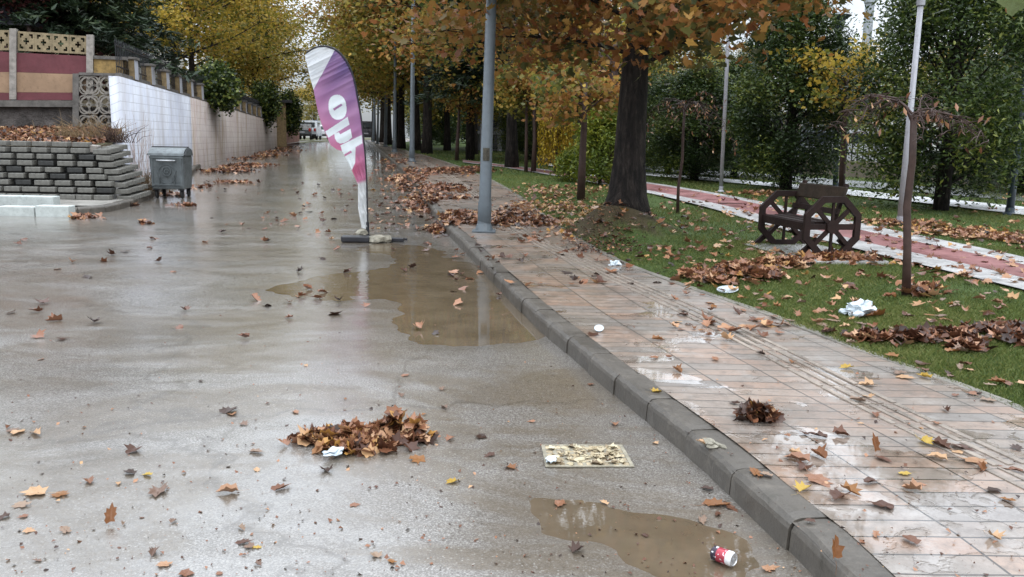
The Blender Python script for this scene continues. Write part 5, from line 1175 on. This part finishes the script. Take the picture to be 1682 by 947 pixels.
# heaps first so that singles avoid counting twice
def pile(poly_c, n, sz, label, h=.08, bias=.5, seed=0, name='leaf_pile', tilt=.30, rngc=.25, stuff=False):
    """poly_c: list of (px,py,rx,ry,hh) blobs on the surface"""
    r = np.random.default_rng(seed); P = []; SZs = []
    tot = sum(q[2]*q[3] for q in poly_c)
    for (px, py, rx, ry, hh) in poly_c:
        c = at(px, py); 
        if c.x > float(KX(c.y)): c = at(px, py, .13)
        w = rx*c.y/FPX; a, b_ = at(px, py-ry), at(px, py+ry); dl = abs(a.y-b_.y)/2; m = max(6, int(n*rx*ry/tot))
        u = r.normal(0, .42, (m, 2)); xx, yy = c.x+u[:, 0]*w, c.y+u[:, 1]*dl; f = np.exp(-(u**2).sum(1)*1.6)
        for x, y, g in zip(xx, yy, f): z, sf = surf(x, y); P.append((x, y, z+r.uniform(.0, 1)*hh*.6*g+.006)); SZs.append(g)
    P = np.array(P); m = len(P); me = leaves_mesh(name, P, r.uniform(.7, 1.25, m)*sz, detail=True, rnd=np.clip(r.normal(bias, rngc, m), 0, 1), seed=seed, tilt=tilt, curl=.35, droop=.1)
    if stuff: return tag(link('leaf_litter', me, MLIT), label, kind='stuff')
    return tag(link(name, me, MLIT), label, 'leaf heap')
pile([(525, 727, 45, 10, .06), (600, 735, 60, 12, .05), (575, 722, 40, 8, .09), (648, 716, 42, 9, .17), (685, 722, 26, 9, .14), (560, 743, 50, 6, .03)], 420, .085, 'heap of wet brown leaves in the middle of the near road', seed=1, rngc=.34, tilt=.5)
pile([(1230, 690, 22, 5, .12), (1250, 690, 30, 5, .10)], 60, .085, 'curled clump of dark leaves on the near walk', bias=.3, seed=2, tilt=.6)
pile([(735, 365, 30, 8, .10), (760, 358, 45, 10, .14), (840, 357, 45, 9, .14), (880, 364, 34, 7, .07), (812, 366, 50, 6, .05), (718, 374, 14, 8, .03)], 1300, .105, 'brown leaf heap spread across the walk behind the nearest lamp post', stuff=True, seed=3, bias=.4)
pile([(735, 282, 60, 5, .14), (780, 280, 40, 5, .15), (700, 284, 28, 4, .1)], 700, .12, 'leaf heap lying across the walk beyond the nearest post', stuff=True, seed=4, bias=.35)
pile([(735, 305, 38, 3, .03), (715, 322, 40, 3, .03), (752, 326, 40, 3, .03), (730, 312, 50, 5, .02)], 220, .13, 'thin bands of leaves on the walk between the two leaf heaps', seed=5, bias=.35, stuff=True)
pile([(650, 268, 20, 7, .08), (662, 285, 24, 9, .09), (640, 258, 14, 5, .08), (690, 318, 30, 14, .04), (700, 340, 24, 12, .03), (675, 303, 26, 12, .04)], 1300, .11, 'long drift of brown leaves along the foot of the right kerb', seed=6, bias=.4, stuff=True)
pile([(430, 258, 26, 6, .10), (455, 250, 26, 4, .10), (400, 272, 40, 4, .03), (375, 281, 44, 4, .03), (470, 243, 18, 3, .08)], 900, .14, 'leaf drift along the left kerb below the stained wall', seed=7, bias=.4, stuff=True)
pile([(383, 300, 40, 2.5, .03), (330, 307, 18, 3, .03), (210, 337, 22, 3, .03), (140, 358, 26, 3.5, .03), (235, 368, 14, 2, .02), (300, 338, 30, 2, .02), (285, 320, 30, 3, .03)], 230, .13, 'scattered leaf patches on the road round the waste container', seed=8, bias=.45, stuff=True)
pile([(1170, 460, 34, 10, .08), (1225, 450, 55, 12, .12), (1290, 437, 50, 7, .08), (1140, 452, 30, 6, .03)], 800, .105, 'broad leaf heap on the lawn in front of the wheel bench', seed=9, bias=.5)
pile([(1385, 424, 40, 5, .09), (1360, 427, 50, 5, .05), (1410, 428, 40, 5, .04)], 260, .13, 'leaf heap gathered at the near wheel of the bench', seed=10, bias=.6)
pile([(1640, 546, 60, 9, .08), (1560, 556, 60, 9, .07), (1490, 560, 45, 6, .05), (1425, 560, 40, 7, .05), (1680, 560, 40, 10, .06), (1585, 572, 40, 6, .03)], 560, .105, 'long dark purplish leaf drift across the right lawn', seed=11, bias=.22)
pile([(1510, 484, 34, 6, .05), (1525, 478, 30, 5, .03)], 60, .12, 'leaves gathered at the foot of the bare weeping tree', seed=12)
pile([(1290, 308+14, 90, 4, .05), (1240, 318, 60, 3, .03), (1590, 385, 120, 10, .04), (1500, 370, 80, 8, .03), (1660, 395, 60, 8, .04)], 900, .10, 'leaf scatter on the lawn strip between red path and white footpath', seed=13, bias=.6, stuff=True)
pile([(905, 318, 80, 14, .02), (960, 305+6, 60, 6, .05), (880, 340, 70, 12, .02), (950, 345, 60, 16, .02), (930, 370, 40, 12, .02)], 700, .085, 'pale leaf scatter on the lawn left of the big plane tree', seed=14, bias=.7, stuff=True)
pile([(990, 396, 60, 16, .01), (1010, 408, 70, 12, .01), (960, 408, 40, 10, .01)], 700, .035, 'dirt crumbs and dark leaf bits on the mound', seed=33, bias=.15, stuff=True)
# leaf cover of the raised bed, and dry weeds there
r = np.random.default_rng(15); n = 5200; xx = r.uniform(-13, -8.3, n); yy = r.uniform(16.7, 20.2, n); kx = xx < bedX(yy); xx, yy = xx[kx], yy[kx]
tag(link('leaf_litter', leaves_mesh('leaf_litter', np.c_[xx, yy, bed_z(xx, yy)+.02+r.uniform(0, .06, len(xx))], r.uniform(.07, .13, len(xx)), detail=False, seed=16, rnd=np.clip(r.normal(.35, .3, len(xx)), 0, 1)), MLIT), kind='stuff')
def weeds(px, py, n, h, w, z, Y, label, seed, mat, spread=.35):
    r = np.random.default_rng(seed); p = atY(px, py, Y); b = B(); p.z = z if z is not None else p.z
    for i in range(n):
        x, y = r.normal(0, w, 2); d = Vector((r.normal(0, spread), r.normal(0, spread), 1)).normalized()*h*r.uniform(.4, 1.1); s = Vector((x, y*.5, 0)); b.tube([s, s+d*.55, s+d+Vector((d.x*.4, d.y*.4, -.06))], [.006, .005, .002], 3, cap=False)
    o = b.out('dry_weeds', mat); o.location = p; tag(o, label, 'weeds', 'dry weeds by the left wall'); 
MDRY = dirty('dry_stalk', (.20, .135, .07), .8, scale=10, var=.5)
weeds(105, 215, 110, .42, .30, float(bed_z(0, 18)), 18.0, 'dry straw coloured weeds on the leaf covered bed', 1, MDRY); weeds(165, 215, 130, .62, .30, float(bed_z(0, 18)), 18.0, 'tallest dry weeds in front of the ring lattice', 2, MDRY, .5)
weeds(190, 222, 90, .5, .15, float(bed_z(0, 17.6)), 17.6, 'dark dry weeds at the foot of the white wall corner', 5, MBR, .6)
weeds(236, 312, 120, .55, .12, ztf(18)+.12, 18.0, 'yellow dry weeds between the stacked blocks and the container', 3, MDRY); weeds(225, 280, 40, 1.6, .12, ztf(18.5)+.12, 18.6, 'tall pale dry stems against the white wall', 4, dirty('pale_stem', (.45, .36, .33), .8), .12)

# loose single leaves
def near_pts(region, n, rs):
    out = []
    while len(out) < n:
        px, py = rs.uniform(region[0], region[2]), rs.uniform(region[1], region[3]); p = at(px, py)
        if p.x > float(KX(p.y)): p = at(px, py, .13)
        out.append(p)
    return out
rs = random.Random(17)
for reg, n, cs, sm in [((0, 560, 760, 947), 34, ['brown']*5+['pale']*4+['orange'], (.035, .085)), ((740, 560, 1180, 940), 8, ['brown'], (.04, .09)), ((1150, 600, 1682, 940), 26, ['brown']*5+['orange', 'pale'], (.04, .09)), ((1000, 430, 1400, 600), 16, ['brown']*3+['orange'], (.07, .12)), ((1380, 480, 1682, 660), 42, ['pale']*4+['brown']*3+['orange'], (.07, .12)), ((1200, 480, 1400, 540), 14, ['pale', 'pale', 'brown'], (.08, .12)), ((950, 500, 1180, 640), 10, ['brown', 'orange'], (.06, .11))]:
    for p in near_pts(reg, n, rs):
        if nleaf < 300: leaf_at(p.x, p.y, rs.uniform(*sm), rs.choice(cs))
# the rest of the scatter, further away, as one litter
r = np.random.default_rng(18); P = []; rn = []
def scatter(reg, n, b_):
    for _ in range(n):
        px, py = r.uniform(reg[0], reg[2]), r.uniform(reg[1], reg[3]); p = at(px, py)
        if p.x > float(KX(p.y)): p = at(px, py, .13)
        if p.y > 60: continue
        if p.x < -7.5 and p.y > 14.5: continue
        z, sf = surf(p.x, p.y); P.append((p.x, p.y, z+.008)); rn.append(b_+r.normal(0, .2)-(.05 if sf == 'lawn' else 0))
scatter((0, 390, 760, 560), 50, .3); scatter((420, 300, 720, 380), 60, .35); scatter((600, 250, 720, 380), 200, .35); scatter((330, 290, 600, 400), 40, .35); scatter((740, 380, 1100, 470), 90, .3); scatter((850, 300, 1060, 400), 300, .6); scatter((1060, 330, 1300, 440), 230, .6); scatter((1400, 370, 1682, 470), 180, .6); scatter((1100, 430, 1682, 560), 130, .6); scatter((1080, 310, 1682, 400), 220, .6); 
P = np.array(P); tag(link('leaf_litter', leaves_mesh('leaf_litter', P, np.full(len(P), .11)*r.uniform(.6, 1.2, len(P)), detail=True, seed=19, rnd=np.array(rn), tilt=.22, curl=.5), MLIT), kind='stuff')
# wet crumbs of leaf and grit
r = np.random.default_rng(20); P = []
for _ in range(1500):
    px, py = r.uniform(0, 1682), 400+547*math.sqrt(r.uniform(0, 1)); p = at(px, py)
    if p.x > float(KX(p.y)): p = at(px, py, .13)
    if p.x > float(EX(p.y)): continue
    z, sf = surf(p.x, p.y); P.append((p.x, p.y, z+.001))
P = np.array(P); tag(link('leaf_crumbs', leaves_mesh('leaf_crumbs', P, r.uniform(.06, 1, len(P))**3*.022+.004, detail=False, seed=21, tilt=.3, curl=.5, rnd=np.clip(r.normal(.25, .25, len(P)), 0, 1)), MLIT), kind='stuff')

# ------------------------------------------------------------------ grass
def grass(name, n, y0, y1, hmin, hmax, wid, seed):
    r = np.random.default_rng(seed); Y = y0+(y1-y0)*r.uniform(0, 1, n)**.85; xe = EX(Y)+.01+.05*fbm(Y*0, Y, 5, 3, 8); xr = Y*.66+.6; X = xe+(xr-xe)*r.uniform(0, 1, n); ok = xr > xe
    # keep off the paths and slab
    from_y = np.interp(X, [p[0] for p in pL][::1] if pL[0][0] < pL[-1][0] else [p[0] for p in pL][::-1], [p[1] for p in pL] if pL[0][0] < pL[-1][0] else [p[1] for p in pL][::-1])
    up_y = np.interp(X, *((lambda a: (a[:, 0], a[:, 1]))(pU if pU[0][0] < pU[-1][0] else pU[::-1])))
    ok &= ~((Y > from_y-.02) & (Y < up_y+.02)); rt = np.hypot(X-TB.x+.25, Y-TB.y+.45); ok &= (rt > .55) & ((rt > 1.05) | (r.uniform(0, 1, n) < .35))
    pn = fbm(X, Y, 1.2, 3, 5); ok &= r.uniform(0, 1, n) < (.72+1.5*pn); X, Y, pn = X[ok], Y[ok], pn[ok]; m = len(X); Z = zlawn(X, Y)-.004; h = r.uniform(hmin, hmax, m)*(.85+.4*pn); a = r.uniform(0, 6.28, m); w = wid*r.uniform(.6, 1.3, m)
    dx, dy = np.cos(a)*w, np.sin(a)*w; lx, ly = r.normal(0, .5, m)*h, r.normal(0, .5, m)*h
    V = np.stack([np.c_[X-dx, Y-dy, Z], np.c_[X+dx, Y+dy, Z], np.c_[X+lx*.4+dx*.6, Y+ly*.4+dy*.6, Z+h*.6], np.c_[X+lx, Y+ly, Z+h]], 1).reshape(-1, 3); i = np.arange(m)*4; F = np.concatenate([np.stack([i, i+1, i+2], 1), np.stack([i, i+2, i+3], 1)])
    rnd = np.repeat(np.clip(.45+.5*pn+r.normal(0, .18, m), 0, 1), 4); return tag(link(name, npmesh(name, V, F, {'rnd': rnd}), GR), kind='stuff')
GR = leafmat('grass_blades', [(0, (.03, .052, .012)), (.4, (.095, .13, .03)), (.75, (.18, .19, .055)), (1, (.27, .23, .10))], .25, .5)
grass('grass', 260000, 3.6, 12, .02, .05, .0028, 1); grass('grass', 130000, 11.5, 26, .03, .07, .006, 2); grass('grass', 50000, 25, 45, .04, .09, .014, 3)

# near hanging plane-tree leaves at the top right corner
hb = empty('tree_branch', atY(1700, -40, 2.6)); b = B(); q0 = atY(1700, -40, 2.6); b.tube([(.25, .1, .25), (0, 0, 0), (-.10, .02, .01)], [.008, .005, .002], 6); b.out('twig', MBR, hb, True)
def hleaf(px, py, s, Y, rot, mat, nm):
    me = single_leaf_mesh(40+int(px) % 7); me.materials.append(mat); o = bpy.data.objects.new('leaf', me); COL.objects.link(o); o.parent = hb; o.location = atY(px, py, Y)-q0; o.scale = (s,)*3; o.rotation_euler = rot
MGL = leafmat('green_leaf', [(0, (.12, .17, .08)), (1, (.16, .20, .08))], .4, .45, objrand=True)
hleaf(1662, -2, .14, 2.6, (1.3, .2, 1.9), MGL, 0); hleaf(1690, 26, .10, 2.65, (1.4, .3, .5), MLG, 1); hleaf(1655, 14, .05, 2.7, (1.4, .5, 1.5), MLG, 2)
tag(hb, 'hanging twig with green and orange plane leaves at the top right corner', 'branch')
print('fallen leaves', nleaf, 'objects', len(S.objects))
